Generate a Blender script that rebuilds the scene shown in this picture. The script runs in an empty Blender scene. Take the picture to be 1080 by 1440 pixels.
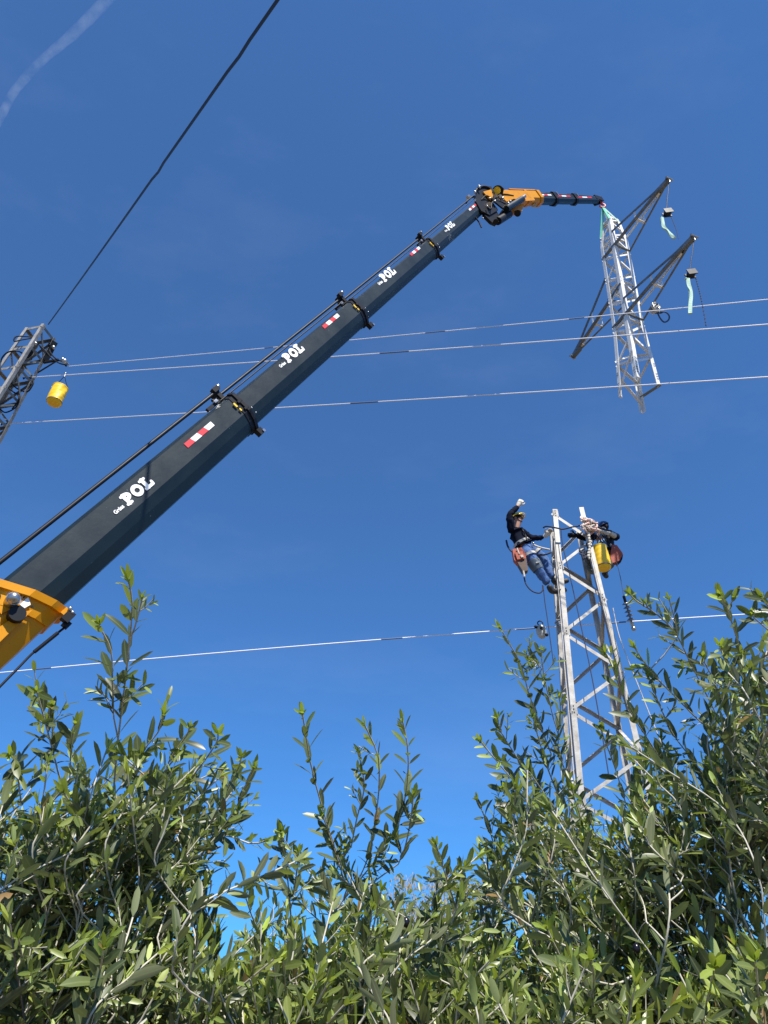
import bpy, math, random
import numpy as np
from mathutils import Vector, Matrix, Quaternion

S = bpy.context.scene
COL = S.collection
R = math.radians
rnd = random.Random(7)

# ---------------------------------------------------------------- camera
PITCH = R(35.5); FPX = 1048.0; EYE = 1.6
cam = bpy.data.cameras.new("camera"); camo = bpy.data.objects.new("camera", cam)
COL.objects.link(camo); S.camera = camo
camo.location = (0, 0, EYE); camo.rotation_euler = (R(90) + PITCH, 0, 0)
cam.sensor_fit = 'VERTICAL'; cam.sensor_height = 36.0; cam.sensor_width = 27.0
cam.lens = FPX / 1440.0 * 36.0
cam.clip_start = 0.05; cam.clip_end = 20000

# ---------------------------------------------------------------- sky, sun, exposure
SUN = Vector((0.20, -0.50, 0.84)).normalized()
sun_el = math.asin(SUN.z); sun_az = math.atan2(SUN.x, SUN.y)
w = bpy.data.worlds.new("World"); S.world = w; w.use_nodes = True
nt = w.node_tree; nt.nodes.clear()
sky = nt.nodes.new('ShaderNodeTexSky'); sky.sky_type = 'NISHITA'; sky.sun_disc = False
sky.sun_elevation = sun_el; sky.sun_rotation = sun_az
sky.altitude = 200; sky.air_density = 1.0; sky.dust_density = 0.25; sky.ozone_density = 2.2
# the clear autumn air: a response per channel keeps the blue deep down to the trees
spc = nt.nodes.new('ShaderNodeSeparateColor'); cmb = nt.nodes.new('ShaderNodeCombineColor')
for ch, (pw, sc) in enumerate(((0.50, 0.30), (0.81, 0.600), (0.96, 0.83))):
    m1 = nt.nodes.new('ShaderNodeMath'); m1.operation = 'POWER'; m1.inputs[1].default_value = pw
    m2 = nt.nodes.new('ShaderNodeMath'); m2.operation = 'MULTIPLY'; m2.inputs[1].default_value = sc
    nt.links.new(spc.outputs[ch], m1.inputs[0]); nt.links.new(m1.outputs[0], m2.inputs[0]); nt.links.new(m2.outputs[0], cmb.inputs[ch])
# very faint uneven cirrus in the blue
tc = nt.nodes.new('ShaderNodeTexCoord')
mp = nt.nodes.new('ShaderNodeMapping'); mp.inputs['Scale'].default_value = (1.3, 2.2, 3.4)
nz = nt.nodes.new('ShaderNodeTexNoise'); nz.inputs['Scale'].default_value = 2.1; nz.inputs['Detail'].default_value = 6
nz.inputs['Roughness'].default_value = 0.6
cr = nt.nodes.new('ShaderNodeMapRange'); cr.inputs[1].default_value = 0.5; cr.inputs[2].default_value = 0.85
cr.inputs[3].default_value = 0.0; cr.inputs[4].default_value = 0.035
mx = nt.nodes.new('ShaderNodeMixRGB'); mx.inputs[2].default_value = (5.2, 6.0, 7.2, 1)
bg = nt.nodes.new('ShaderNodeBackground'); bg.inputs['Strength'].default_value = 0.12
wo = nt.nodes.new('ShaderNodeOutputWorld')
L = nt.links
L.new(sky.outputs[0], spc.inputs[0]); L.new(tc.outputs['Generated'], mp.inputs[0]); L.new(mp.outputs[0], nz.inputs['Vector'])
L.new(nz.outputs['Fac'], cr.inputs[0]); L.new(cr.outputs[0], mx.inputs[0]); L.new(cmb.outputs[0], mx.inputs[1])
L.new(mx.outputs[0], bg.inputs[0]); L.new(bg.outputs[0], wo.inputs[0])
sl = bpy.data.lights.new("sun", 'SUN'); sl.energy = 4.6; sl.angle = R(0.53); sl.color = (1.0, 0.95, 0.87)
so = bpy.data.objects.new("sun", sl); COL.objects.link(so)
so.rotation_euler = SUN.to_track_quat('Z', 'Y').to_euler()
S.view_settings.view_transform = 'Standard'; S.view_settings.look = 'None'
S.view_settings.exposure = 0.85; S.view_settings.gamma = 1.0; S.view_settings.use_curve_mapping = False
S.render.engine = 'CYCLES'
S.cycles.volume_step_rate = 1.0; S.cycles.volume_max_steps = 64
S.cycles.transparent_max_bounces = 16

# ---------------------------------------------------------------- picking points in space
CP, SP = math.cos(PITCH), math.sin(PITCH)
def ray(x, y):
    u = (x - 540) / FPX; v = (720 - y) / FPX
    return Vector((u, CP - v * SP, SP + v * CP))
EYEV = Vector((0, 0, EYE))
def P(x, y, d): return EYEV + ray(x, y) * d
def P_z(x, y, z):
    r = ray(x, y); return EYEV + r * ((z - EYE) / r.z)
def P_pl(x, y, p0, n):
    r = ray(x, y); return EYEV + r * ((p0 - EYEV).dot(n) / r.dot(n))
def proj(p):
    q = Vector(p) - EYEV
    d = q.y * CP + q.z * SP; v = q.z * CP - q.y * SP
    return (540 + FPX * q.x / d, 720 - FPX * v / d, d)

# ---------------------------------------------------------------- materials
def mat(name, col, rough=0.5, metal=0.0, noise=None, nscale=8.0, bump=0.0, bscale=60.0, spec=None, trans=None):
    m = bpy.data.materials.new(name); m.use_nodes = True
    t = m.node_tree; b = t.nodes['Principled BSDF']
    b.inputs['Base Color'].default_value = (*col, 1); b.inputs['Roughness'].default_value = rough
    b.inputs['Metallic'].default_value = metal
    if spec is not None: b.inputs['Specular IOR Level'].default_value = spec
    tcn = t.nodes.new('ShaderNodeTexCoord')
    if noise is not None:
        n = t.nodes.new('ShaderNodeTexNoise'); n.inputs['Scale'].default_value = nscale
        n.inputs['Detail'].default_value = 7; n.inputs['Roughness'].default_value = 0.62
        r = t.nodes.new('ShaderNodeValToRGB')
        r.color_ramp.elements[0].position = 0.33; r.color_ramp.elements[1].position = 0.68
        r.color_ramp.elements[0].color = (*noise, 1); r.color_ramp.elements[1].color = (*col, 1)
        t.links.new(tcn.outputs['Object'], n.inputs['Vector']); t.links.new(n.outputs['Fac'], r.inputs[0])
        t.links.new(r.outputs[0], b.inputs['Base Color'])
        mr = t.nodes.new('ShaderNodeMapRange'); mr.inputs[3].default_value = max(0, rough - 0.1); mr.inputs[4].default_value = min(1, rough + 0.12)
        t.links.new(n.outputs['Fac'], mr.inputs[0]); t.links.new(mr.outputs[0], b.inputs['Roughness'])
    if bump:
        n2 = t.nodes.new('ShaderNodeTexNoise'); n2.inputs['Scale'].default_value = bscale; n2.inputs['Detail'].default_value = 4
        bp = t.nodes.new('ShaderNodeBump'); bp.inputs['Strength'].default_value = bump; bp.inputs['Distance'].default_value = 0.01
        t.links.new(tcn.outputs['Object'], n2.inputs['Vector']); t.links.new(n2.outputs['Fac'], bp.inputs['Height'])
        t.links.new(bp.outputs[0], b.inputs['Normal'])
    return m
M = {}
M['boom'] = mat('boom_paint', (0.009, 0.019, 0.024), 0.40, 0.0, (0.006, 0.013, 0.017), 3.0, 0.05, 25, spec=.35)
def add_chips(m, col, scale=55.0, lo=0.70):
    t = m.node_tree; b = t.nodes['Principled BSDF']; src = b.inputs['Base Color'].links[0].from_socket
    tcn = t.nodes.new('ShaderNodeTexCoord'); n = t.nodes.new('ShaderNodeTexNoise'); n.inputs['Scale'].default_value = scale; n.inputs['Detail'].default_value = 5
    n2 = t.nodes.new('ShaderNodeTexNoise'); n2.inputs['Scale'].default_value = 2.2
    ml = t.nodes.new('ShaderNodeMath'); ml.operation = 'MULTIPLY'; r = t.nodes.new('ShaderNodeMapRange'); r.inputs[1].default_value = lo * .62; r.inputs[2].default_value = lo * .62 + .03
    mx_ = t.nodes.new('ShaderNodeMixRGB'); mx_.inputs[2].default_value = (*col, 1)
    for q in (n, n2): t.links.new(tcn.outputs['Object'], q.inputs['Vector'])
    t.links.new(n.outputs['Fac'], ml.inputs[0]); t.links.new(n2.outputs['Fac'], ml.inputs[1]); t.links.new(ml.outputs[0], r.inputs[0])
    t.links.new(r.outputs[0], mx_.inputs[0]); t.links.new(src, mx_.inputs[1]); t.links.new(mx_.outputs[0], b.inputs['Base Color'])
add_chips(M['boom'], (0.20, 0.21, 0.21))
M['black'] = mat('black_steel', (0.010, 0.011, 0.014), 0.45, 0.0, (0.012, 0.012, 0.014), 9, spec=.2)
M['rubber'] = mat('black_rubber', (0.006, 0.006, 0.008), 0.6, spec=.2)
M['orange'] = mat('orange_paint', (0.64, 0.27, 0.0), 0.42, 0.0, (0.56, 0.22, 0.0), 5, 0.04, 30, spec=.25)
add_chips(M['orange'], (0.10, 0.07, 0.04), 40.0, 0.72)
M['chrome'] = mat('bare_steel', (0.55, 0.55, 0.55), 0.3, 0.9, (0.35, 0.34, 0.32), 20)
M['whitep'] = mat('white_vinyl', (0.80, 0.80, 0.78), 0.45)
M['redp'] = mat('red_vinyl', (0.62, 0.02, 0.03), 0.45)
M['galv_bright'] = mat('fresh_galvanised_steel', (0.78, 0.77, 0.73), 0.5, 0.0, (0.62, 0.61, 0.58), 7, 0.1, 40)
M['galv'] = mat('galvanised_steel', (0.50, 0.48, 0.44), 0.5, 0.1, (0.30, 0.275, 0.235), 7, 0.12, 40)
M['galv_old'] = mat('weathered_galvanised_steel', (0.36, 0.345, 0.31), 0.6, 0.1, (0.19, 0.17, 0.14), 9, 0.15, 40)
M['dark_arm'] = mat('shaded_dark_steel', (0.19, 0.205, 0.205), 0.5, 0.1, (0.11, 0.12, 0.12), 6, spec=.3)  # arms' underside shade put into the colour; left pylon braces use it too
M['alu'] = mat('aluminium_conductor', (0.80, 0.81, 0.84), 0.5, 0.0)
M['wire_dark'] = mat('dark_conductor', (0.10, 0.12, 0.18), 0.5, 0.2)
M['cable'] = mat('black_cable', (0.012, 0.012, 0.02), 0.5)
M['sling'] = mat('green_sling_webbing', (0.12, 0.52, 0.36), 0.8, 0, (0.08, 0.42, 0.30), 40)
M['strap'] = mat('pale_green_strap', (0.40, 0.58, 0.45), 0.8)
M['hookred'] = mat('hook_red', (0.55, 0.06, 0.04), 0.4)
M['yellow_bag'] = mat('yellow_tarpaulin', (0.90, 0.58, 0.015), 0.42, 0, (0.84, 0.50, 0.01), 6, 0.25, 9)
M['leather'] = mat('worn_leather', (0.11, 0.05, 0.02), 0.55, 0, (0.05, 0.025, 0.012), 14)
M['denim'] = mat('blue_denim', (0.07, 0.155, 0.36), 0.85, 0, (0.03, 0.07, 0.18), 22, 0.5, 28)
M['denim_pale'] = mat('pale_blue_denim', (0.24, 0.44, 0.62), 0.85, 0, (0.13, 0.27, 0.44), 22, 0.5, 28)
M['navy'] = mat('navy_jersey', (0.006, 0.009, 0.022), 0.9, 0, (0.004, 0.005, 0.013), 15, 0.4, 25, spec=.1)
M['skin'] = mat('skin', (0.42, 0.22, 0.14), 0.5)
M['glove'] = mat('pale_work_glove', (0.62, 0.58, 0.50), 0.8, 0, (0.45, 0.41, 0.34), 40)
M['helmet'] = mat('yellow_helmet', (0.85, 0.62, 0.03), 0.25)
M['helmet_navy'] = mat('navy_helmet', (0.02, 0.04, 0.11), 0.3)
M['boot'] = mat('black_boot', (0.02, 0.018, 0.016), 0.6, 0, (0.045, 0.04, 0.034), 20)
M['boot_olive'] = mat('olive_boot', (0.16, 0.15, 0.09), 0.7, 0, (0.09, 0.085, 0.05), 20)
M['trous_grey'] = mat('grey_work_trousers', (0.10, 0.12, 0.11), 0.85, 0, (0.05, 0.065, 0.07), 18, 0.5, 25)
M['pad'] = mat('grey_knee_patch', (0.10, 0.13, 0.16), 0.8)
M['web'] = mat('pale_harness_webbing', (0.45, 0.43, 0.38), 0.8)
M['pouch'] = mat('red_brown_pouch', (0.42, 0.085, 0.035), 0.65, 0, (0.28, 0.05, 0.025), 14, 0.3, 14)
M['rope_red'] = mat('red_white_rope', (0.62, 0.25, 0.18), 0.8, 0, (0.75, 0.68, 0.60), 60)
M['rope_pale'] = mat('pale_rope', (0.60, 0.55, 0.46), 0.85, 0, (0.4, 0.36, 0.3), 60)
M['rope_dark'] = mat('dark_rope', (0.02, 0.025, 0.05), 0.8)
M['hose_blue'] = mat('blue_hose', (0.02, 0.06, 0.16), 0.5)
M['insul'] = mat('glazed_insulator', (0.16, 0.17, 0.18), 0.2, 0.1)
M['porcelain'] = mat('pale_pulley_shell', (0.62, 0.58, 0.48), 0.45, 0, (0.42, 0.38, 0.3), 30)
M['bark'] = mat('olive_bark', (0.17, 0.145, 0.115), 0.85, 0, (0.09, 0.075, 0.06), 25, 0.8, 60)
M['twig'] = mat('olive_twig_bark', (0.52, 0.49, 0.40), 0.7, 0, (0.34, 0.31, 0.24), 40)
M['olive'] = mat('ripe_olive_skin', (0.008, 0.006, 0.012), 0.25)
M['pods'] = mat('dry_seed_pods', (0.42, 0.31, 0.15), 0.8, 0, (0.22, 0.16, 0.08), 30)
M['soil'] = mat('dry_soil', (0.15, 0.11, 0.07), 0.95, 0, (0.09, 0.07, 0.045), 1.2, 0.6, 9)
M['grassdry'] = mat('dry_grass_blade', (0.22, 0.20, 0.08), 0.8, 0, (0.10, 0.13, 0.04), 4)

def leaf_mat():
    m = bpy.data.materials.new('olive_leaf'); m.use_nodes = True
    t = m.node_tree; t.nodes.clear(); N = t.nodes.new; K = t.links.new
    at = N('ShaderNodeAttribute'); at.attribute_name = 'tint'
    sp = N('ShaderNodeSeparateColor'); K(at.outputs['Color'], sp.inputs[0])
    geo = N('ShaderNodeNewGeometry')
    top = N('ShaderNodeMixRGB'); top.inputs[1].default_value = (0.068, 0.088, 0.032, 1); top.inputs[2].default_value = (0.29, 0.36, 0.055, 1)
    und = N('ShaderNodeMixRGB'); und.inputs[1].default_value = (0.180, 0.198, 0.098, 1); und.inputs[2].default_value = (0.36, 0.43, 0.11, 1)
    K(sp.outputs[0], top.inputs[0]); K(sp.outputs[0], und.inputs[0])
    side = N('ShaderNodeMixRGB'); K(geo.outputs['Backfacing'], side.inputs[0]); K(top.outputs[0], side.inputs[1]); K(und.outputs[0], side.inputs[2])
    var = N('ShaderNodeHueSaturation'); K(side.outputs[0], var.inputs['Color'])
    mr = N('ShaderNodeMapRange'); mr.inputs[3].default_value = 0.42; mr.inputs[4].default_value = 1.6; K(sp.outputs[1], mr.inputs[0]); K(mr.outputs[0], var.inputs['Value'])
    mh = N('ShaderNodeMapRange'); mh.inputs[3].default_value = 0.485; mh.inputs[4].default_value = 0.515; K(sp.outputs[2], mh.inputs[0]); K(mh.outputs[0], var.inputs['Hue'])
    # paler midrib, and a few leaves gone brown
    rb = N('ShaderNodeMath'); rb.operation = 'POWER'; rb.inputs[1].default_value = 9.0; K(at.outputs['Alpha'], rb.inputs[0])
    rs_ = N('ShaderNodeMath'); rs_.operation = 'MULTIPLY'; rs_.inputs[1].default_value = 0.45; K(rb.outputs[0], rs_.inputs[0])
    rm = N('ShaderNodeMixRGB'); rm.inputs[2].default_value = (0.30, 0.34, 0.16, 1); K(rs_.outputs[0], rm.inputs[0]); K(var.outputs[0], rm.inputs[1])
    br = N('ShaderNodeMath'); br.operation = 'GREATER_THAN'; br.inputs[1].default_value = 0.985; K(sp.outputs[2], br.inputs[0])
    bm = N('ShaderNodeMixRGB'); bm.inputs[2].default_value = (0.24, 0.15, 0.06, 1); K(br.outputs[0], bm.inputs[0]); K(rm.outputs[0], bm.inputs[1])
    b = N('ShaderNodeBsdfPrincipled'); K(bm.outputs[0], b.inputs['Base Color'])
    rg = N('ShaderNodeMapRange'); rg.inputs[3].default_value = 0.40; rg.inputs[4].default_value = 0.62; K(geo.outputs['Backfacing'], rg.inputs[0]); K(rg.outputs[0], b.inputs['Roughness'])
    tr = N('ShaderNodeBsdfTranslucent'); tl = N('ShaderNodeHueSaturation'); tl.inputs['Saturation'].default_value = 1.1; tl.inputs['Value'].default_value = 1.7
    K(top.outputs[0], tl.inputs['Color']); K(tl.outputs[0], tr.inputs['Color'])
    ms = N('ShaderNodeMixShader'); ms.inputs[0].default_value = 0.28; K(b.outputs[0], ms.inputs[1]); K(tr.outputs[0], ms.inputs[2])
    o = N('ShaderNodeOutputMaterial'); K(ms.outputs[0], o.inputs[0])
    return m
M['leaf'] = leaf_mat()

# ---------------------------------------------------------------- helpers
def tag(o, label=None, cat=None, group=None, kind=None):
    if label: o['label'] = label
    if cat: o['category'] = cat
    if group: o['group'] = group
    if kind: o['kind'] = kind
    return o
def thing(name, loc, label, cat, group=None):
    o = bpy.data.objects.new(name, None); COL.objects.link(o); o.location = loc
    o.empty_display_size = 0.2
    return tag(o, label, cat, group)

class MB:
    """collects shapes in world space, then becomes ONE mesh object"""
    def __init__(self): self.v = []; self.f = []; self.mi = []; self.sm = []
    def add(self, vs, fs, mi=0, smooth=False):
        k = len(self.v); self.v += [tuple(p) for p in vs]
        for f in fs: self.f.append(tuple(i + k for i in f)); self.mi.append(mi); self.sm.append(smooth)
    def box(self, c, ax, ay, az, sx, sy, sz, mi=0, bev=0.0):
        c = Vector(c); vs = []
        if bev <= 0:
            for a in (-1, 1):
                for b in (-1, 1):
                    for d in (-1, 1): vs.append(c + ax * (a * sx / 2) + ay * (b * sy / 2) + az * (d * sz / 2))
            self.add(vs, [(0, 1, 3, 2), (4, 6, 7, 5), (0, 4, 5, 1), (2, 3, 7, 6), (0, 2, 6, 4), (1, 5, 7, 3)], mi)
        else:
            prof = [(-1, -1), (1, -1), (1, 1), (-1, 1)]
            pts = []
            for (px, py) in prof:
                o1 = [(px * (sx / 2 - bev), py * sy / 2), (px * sx / 2, py * (sy / 2 - bev))]
                if px * py < 0: o1.reverse() 
                pts += o1
            pts = sorted(pts, key=lambda q: math.atan2(q[1] / sy, q[0] / sx))
            self.prism([c + ax * p + ay * q for p, q in pts], az, sz, mi, centred=True)
    def prism(self, pts, d, t, mi=0, centred=False):
        n = len(pts); off = d * (-t / 2) if centred else Vector((0, 0, 0))
        a = [Vector(p) + off for p in pts]; b = [p + d * t for p in a]
        self.add(a + b, [tuple(range(n))[::-1], tuple(range(n, 2 * n))] + [(i, (i + 1) % n, (i + 1) % n + n, i + n) for i in range(n)], mi)
    def beam(self, p0, p1, w, h, up=Vector((0, 0, 1)), mi=0, bev=0.0):
        p0 = Vector(p0); p1 = Vector(p1); t = (p1 - p0); ln = t.length; t.normalize()
        s = t.cross(up); s = s.normalized() if s.length > 1e-5 else t.orthogonal().normalized()
        u = s.cross(t)
        self.box((p0 + p1) / 2, s, u, t, w, h, ln, mi, bev)
    def angle(self, p0, p1, da, db, w, t=0.006, mi=0):
        """L profile with its corner on the line p0-p1, flanges towards da and db"""
        p0 = Vector(p0); p1 = Vector(p1); ax = (p1 - p0).normalized()
        a = (da - ax * da.dot(ax)).normalized(); b = (db - ax * db.dot(ax)); b = (b - a * b.dot(a)).normalized()
        pr = [(0, 0), (w, 0), (w, t), (t, t), (t, w), (0, w)]
        A = [p0 + a * x + b * y for x, y in pr]; B = [p1 + a * x + b * y for x, y in pr]
        self.add(A + B, [tuple(range(6)), tuple(range(11, 5, -1))] + [(i, i + 6, (i + 1) % 6 + 6, (i + 1) % 6) for i in range(6)], mi)
    def tube(self, pts, r, n=8, mi=0, caps=True, smooth=True):
        pts = [Vector(p) for p in pts]; m = len(pts)
        rs = r if isinstance(r, (list, tuple)) else [r] * m
        t0 = (pts[1] - pts[0]).normalized(); u = t0.orthogonal().normalized(); vs = []
        for i in range(m):
            t = (pts[min(i + 1, m - 1)] - pts[max(i - 1, 0)])
            t = t.normalized() if t.length > 1e-9 else t0
            u = (u - t * u.dot(t)); u = u.normalized() if u.length > 1e-6 else t.orthogonal().normalized()
            b = t.cross(u)
            for k in range(n):
                a = 2 * math.pi * k / n; vs.append(pts[i] + (u * math.cos(a) + b * math.sin(a)) * rs[i])
        fs = [(i * n + k, i * n + (k + 1) % n, (i + 1) * n + (k + 1) % n, (i + 1) * n + k) for i in range(m - 1) for k in range(n)]
        self.add(vs, fs, mi, smooth)
        if caps:
            self.add(vs[:n], [tuple(range(n))[::-1]], mi); self.add(vs[-n:], [tuple(range(n))], mi)
    def ball(self, c, r, mi=0, sx=1, sy=1, sz=1, n=10):
        c = Vector(c); vs = []; fs = []; h = n // 2 + 1
        for i in range(h):
            th = math.pi * i / (h - 1)
            for k in range(n):
                a = 2 * math.pi * k / n
                vs.append(c + Vector((math.sin(th) * math.cos(a) * r * sx, math.sin(th) * math.sin(a) * r * sy, math.cos(th) * r * sz)))
        for i in range(h - 1):
            for k in range(n): fs.append((i * n + k, (i + 1) * n + k, (i + 1) * n + (k + 1) % n, i * n + (k + 1) % n))
        self.add(vs, fs, mi, True)
    def build(self, name, mats, parent=None, kind=None, label=None):
        me = bpy.data.meshes.new(name); me.from_pydata(self.v, [], self.f)
        for m_ in (mats if isinstance(mats, (list, tuple)) else [mats]): me.materials.append(m_)
        me.polygons.foreach_set('material_index', self.mi); me.polygons.foreach_set('use_smooth', self.sm)
        me.validate(); me.update()
        o = bpy.data.objects.new(name, me); COL.objects.link(o)
        if parent is not None:
            root = parent
            o.parent = parent
            # keep world-space geometry: cancel the parent chain's offset
            off = Vector((0, 0, 0)); q = parent
            while q is not None: off += q.location; q = q.parent
            o.matrix_parent_inverse = Matrix.Identity(4); o.location = -off if False else (0, 0, 0)
            co = np.empty(len(me.vertices) * 3, dtype=np.float32); me.vertices.foreach_get('co', co)
            co = co.reshape(-1, 3) - np.array(off, dtype=np.float32); me.vertices.foreach_set('co', co.ravel()); me.update()
        else:
            c0 = Vector((0, 0, 0)); 
            if me.vertices:
                c0 = Vector(self.v[0])
                xs = np.array(self.v, dtype=np.float64); c0 = Vector(((xs[:, 0].min() + xs[:, 0].max()) / 2, (xs[:, 1].min() + xs[:, 1].max()) / 2, xs[:, 2].min()))
                xs -= np.array(c0); me.vertices.foreach_set('co', xs.astype(np.float32).ravel()); me.update()
            o.location = c0
        if kind: o['kind'] = kind
        if label: o['label'] = label
        return o
def bez(p0, p1, p2, n=10):
    p0, p1, p2 = Vector(p0), Vector(p1), Vector(p2)
    return [p0 * (1 - t) ** 2 + p1 * 2 * t * (1 - t) + p2 * t * t for t in [i / n for i in range(n + 1)]]
def spline(pts, n=6):
    pts = [Vector(p) for p in pts]; out = []
    for i in range(len(pts) - 1):
        a = pts[max(i - 1, 0)]; b = pts[i]; c = pts[i + 1]; d = pts[min(i + 2, len(pts) - 1)]
        for k in range(n):
            t = k / n
            out.append(0.5 * ((2 * b) + (c - a) * t + (2 * a - 5 * b + 4 * c - d) * t * t + (3 * b - a - 3 * c + d) * t ** 3))
    out.append(pts[-1]); return out

# ================================================================ the setting
# ground: dry orchard soil, one sheet to the horizon
def make_ground():
    n = 90; vs = []; fs = []
    rs = np.concatenate([[0], np.geomspace(0.6, 6000, n)])
    seg = 64; vs.append((0, 0, 0))
    for r_ in rs[1:]:
        for k in range(seg):
            a = 2 * math.pi * k / seg; x, y = r_ * math.cos(a), r_ * math.sin(a)
            h = 0.05 * math.sin(x * 0.9 + 1.3 * math.sin(y * .5)) * math.cos(y * 0.7) + (0.03 * math.sin(x * 4.1) * math.sin(y * 3.3) if r_ < 60 else 0)
            vs.append((x, y, h * min(1, r_)))
    for k in range(seg): fs.append((0, 1 + k, 1 + (k + 1) % seg))
    for i in range(n - 1):
        for k in range(seg): fs.append((1 + i * seg + k, 1 + (i + 1) * seg + k, 1 + (i + 1) * seg + (k + 1) % seg, 1 + i * seg + (k + 1) % seg))
    mb = MB(); mb.add(vs, fs, 0, True); o = mb.build('ground', M['soil']); o['kind'] = 'structure'
    g = MB(); rg = random.Random(3)
    for _ in range(5000):
        a = rg.uniform(0, 2 * math.pi); r_ = 1.2 + 14 * rg.random() ** 0.7; x, y = r_ * math.cos(a), r_ * math.sin(a)
        h = rg.uniform(.05, .2); wd = Vector((rg.uniform(-1, 1), rg.uniform(-1, 1), 0)).normalized() * .006
        b = Vector((x, y, -.06)); tp = b + Vector((rg.uniform(-.06, .06), rg.uniform(-.06, .06), h + .06))
        g.add([b - wd, b + wd, tp], [(0, 1, 2)])
    tag(g.build('grass', M['grassdry']), 'sparse dry grass tufts on the orchard soil', 'grass', kind='stuff')
make_ground()

# contrail, high and far: a thin ragged tube of ice crystals
def make_contrail():
    m = bpy.data.materials.new('contrail_ice'); m.use_nodes = True; t = m.node_tree; t.nodes.clear()
    N = t.nodes.new; K = t.links.new
    tcn = N('ShaderNodeTexCoord'); nz = N('ShaderNodeTexNoise'); nz.inputs['Scale'].default_value = 0.006; nz.inputs['Detail'].default_value = 4
    nz.inputs['Roughness'].default_value = 0.7
    K(tcn.outputs['Object'], nz.inputs['Vector'])
    mr = N('ShaderNodeMapRange'); mr.inputs[1].default_value = 0.36; mr.inputs[2].default_value = 0.72; mr.inputs[3].default_value = 0; mr.inputs[4].default_value = 0.0022
    K(nz.outputs['Fac'], mr.inputs[0])
    v = N('ShaderNodeVolumePrincipled'); v.inputs['Color'].default_value = (1, 1, 1, 1); v.inputs['Anisotropy'].default_value = 0.0
    K(mr.outputs[0], v.inputs['Density']); o = N('ShaderNodeOutputMaterial'); K(v.outputs[0], o.inputs['Volume'])
    z = 6200.0
    px = [(-40, 240, 7), (0, 166, 12), (14, 138, 13), (30, 116, 13), (60, 84, 13), (100, 50, 15), (150, 0, 17), (200, -60, 19)]
    pts = [P_z(x, y, z) for x, y, _ in px]; rr = [k * (p - EYEV).length / FPX * 0.38 for (_, _, k), p in zip(px, pts)]
    ps = spline(pts, 6); rs = np.interp(np.linspace(0, 1, len(ps)), np.linspace(0, 1, len(rr)), rr)
    rg = random.Random(5); rs = [float(r_) * rg.uniform(0.92, 1.06) for r_ in rs]
    mb = MB(); mb.tube(ps, rs, 12); ob = mb.build('contrail', m)
    tag(ob, 'faint white aircraft contrail in the upper left sky', 'contrail', kind='stuff')
make_contrail()

# ================================================================ lattice steelwork
def part_group(name, parent, label=None):
    o = bpy.data.objects.new(name, None); COL.objects.link(o); o.parent = parent
    if label: o['label'] = label
    return o
def one(name, m_, parent, fn, label=None):
    mb = MB(); fn(mb); return mb.build(name, m_, parent, label=label)

ZV = Vector((0, 0, 1))
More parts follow.
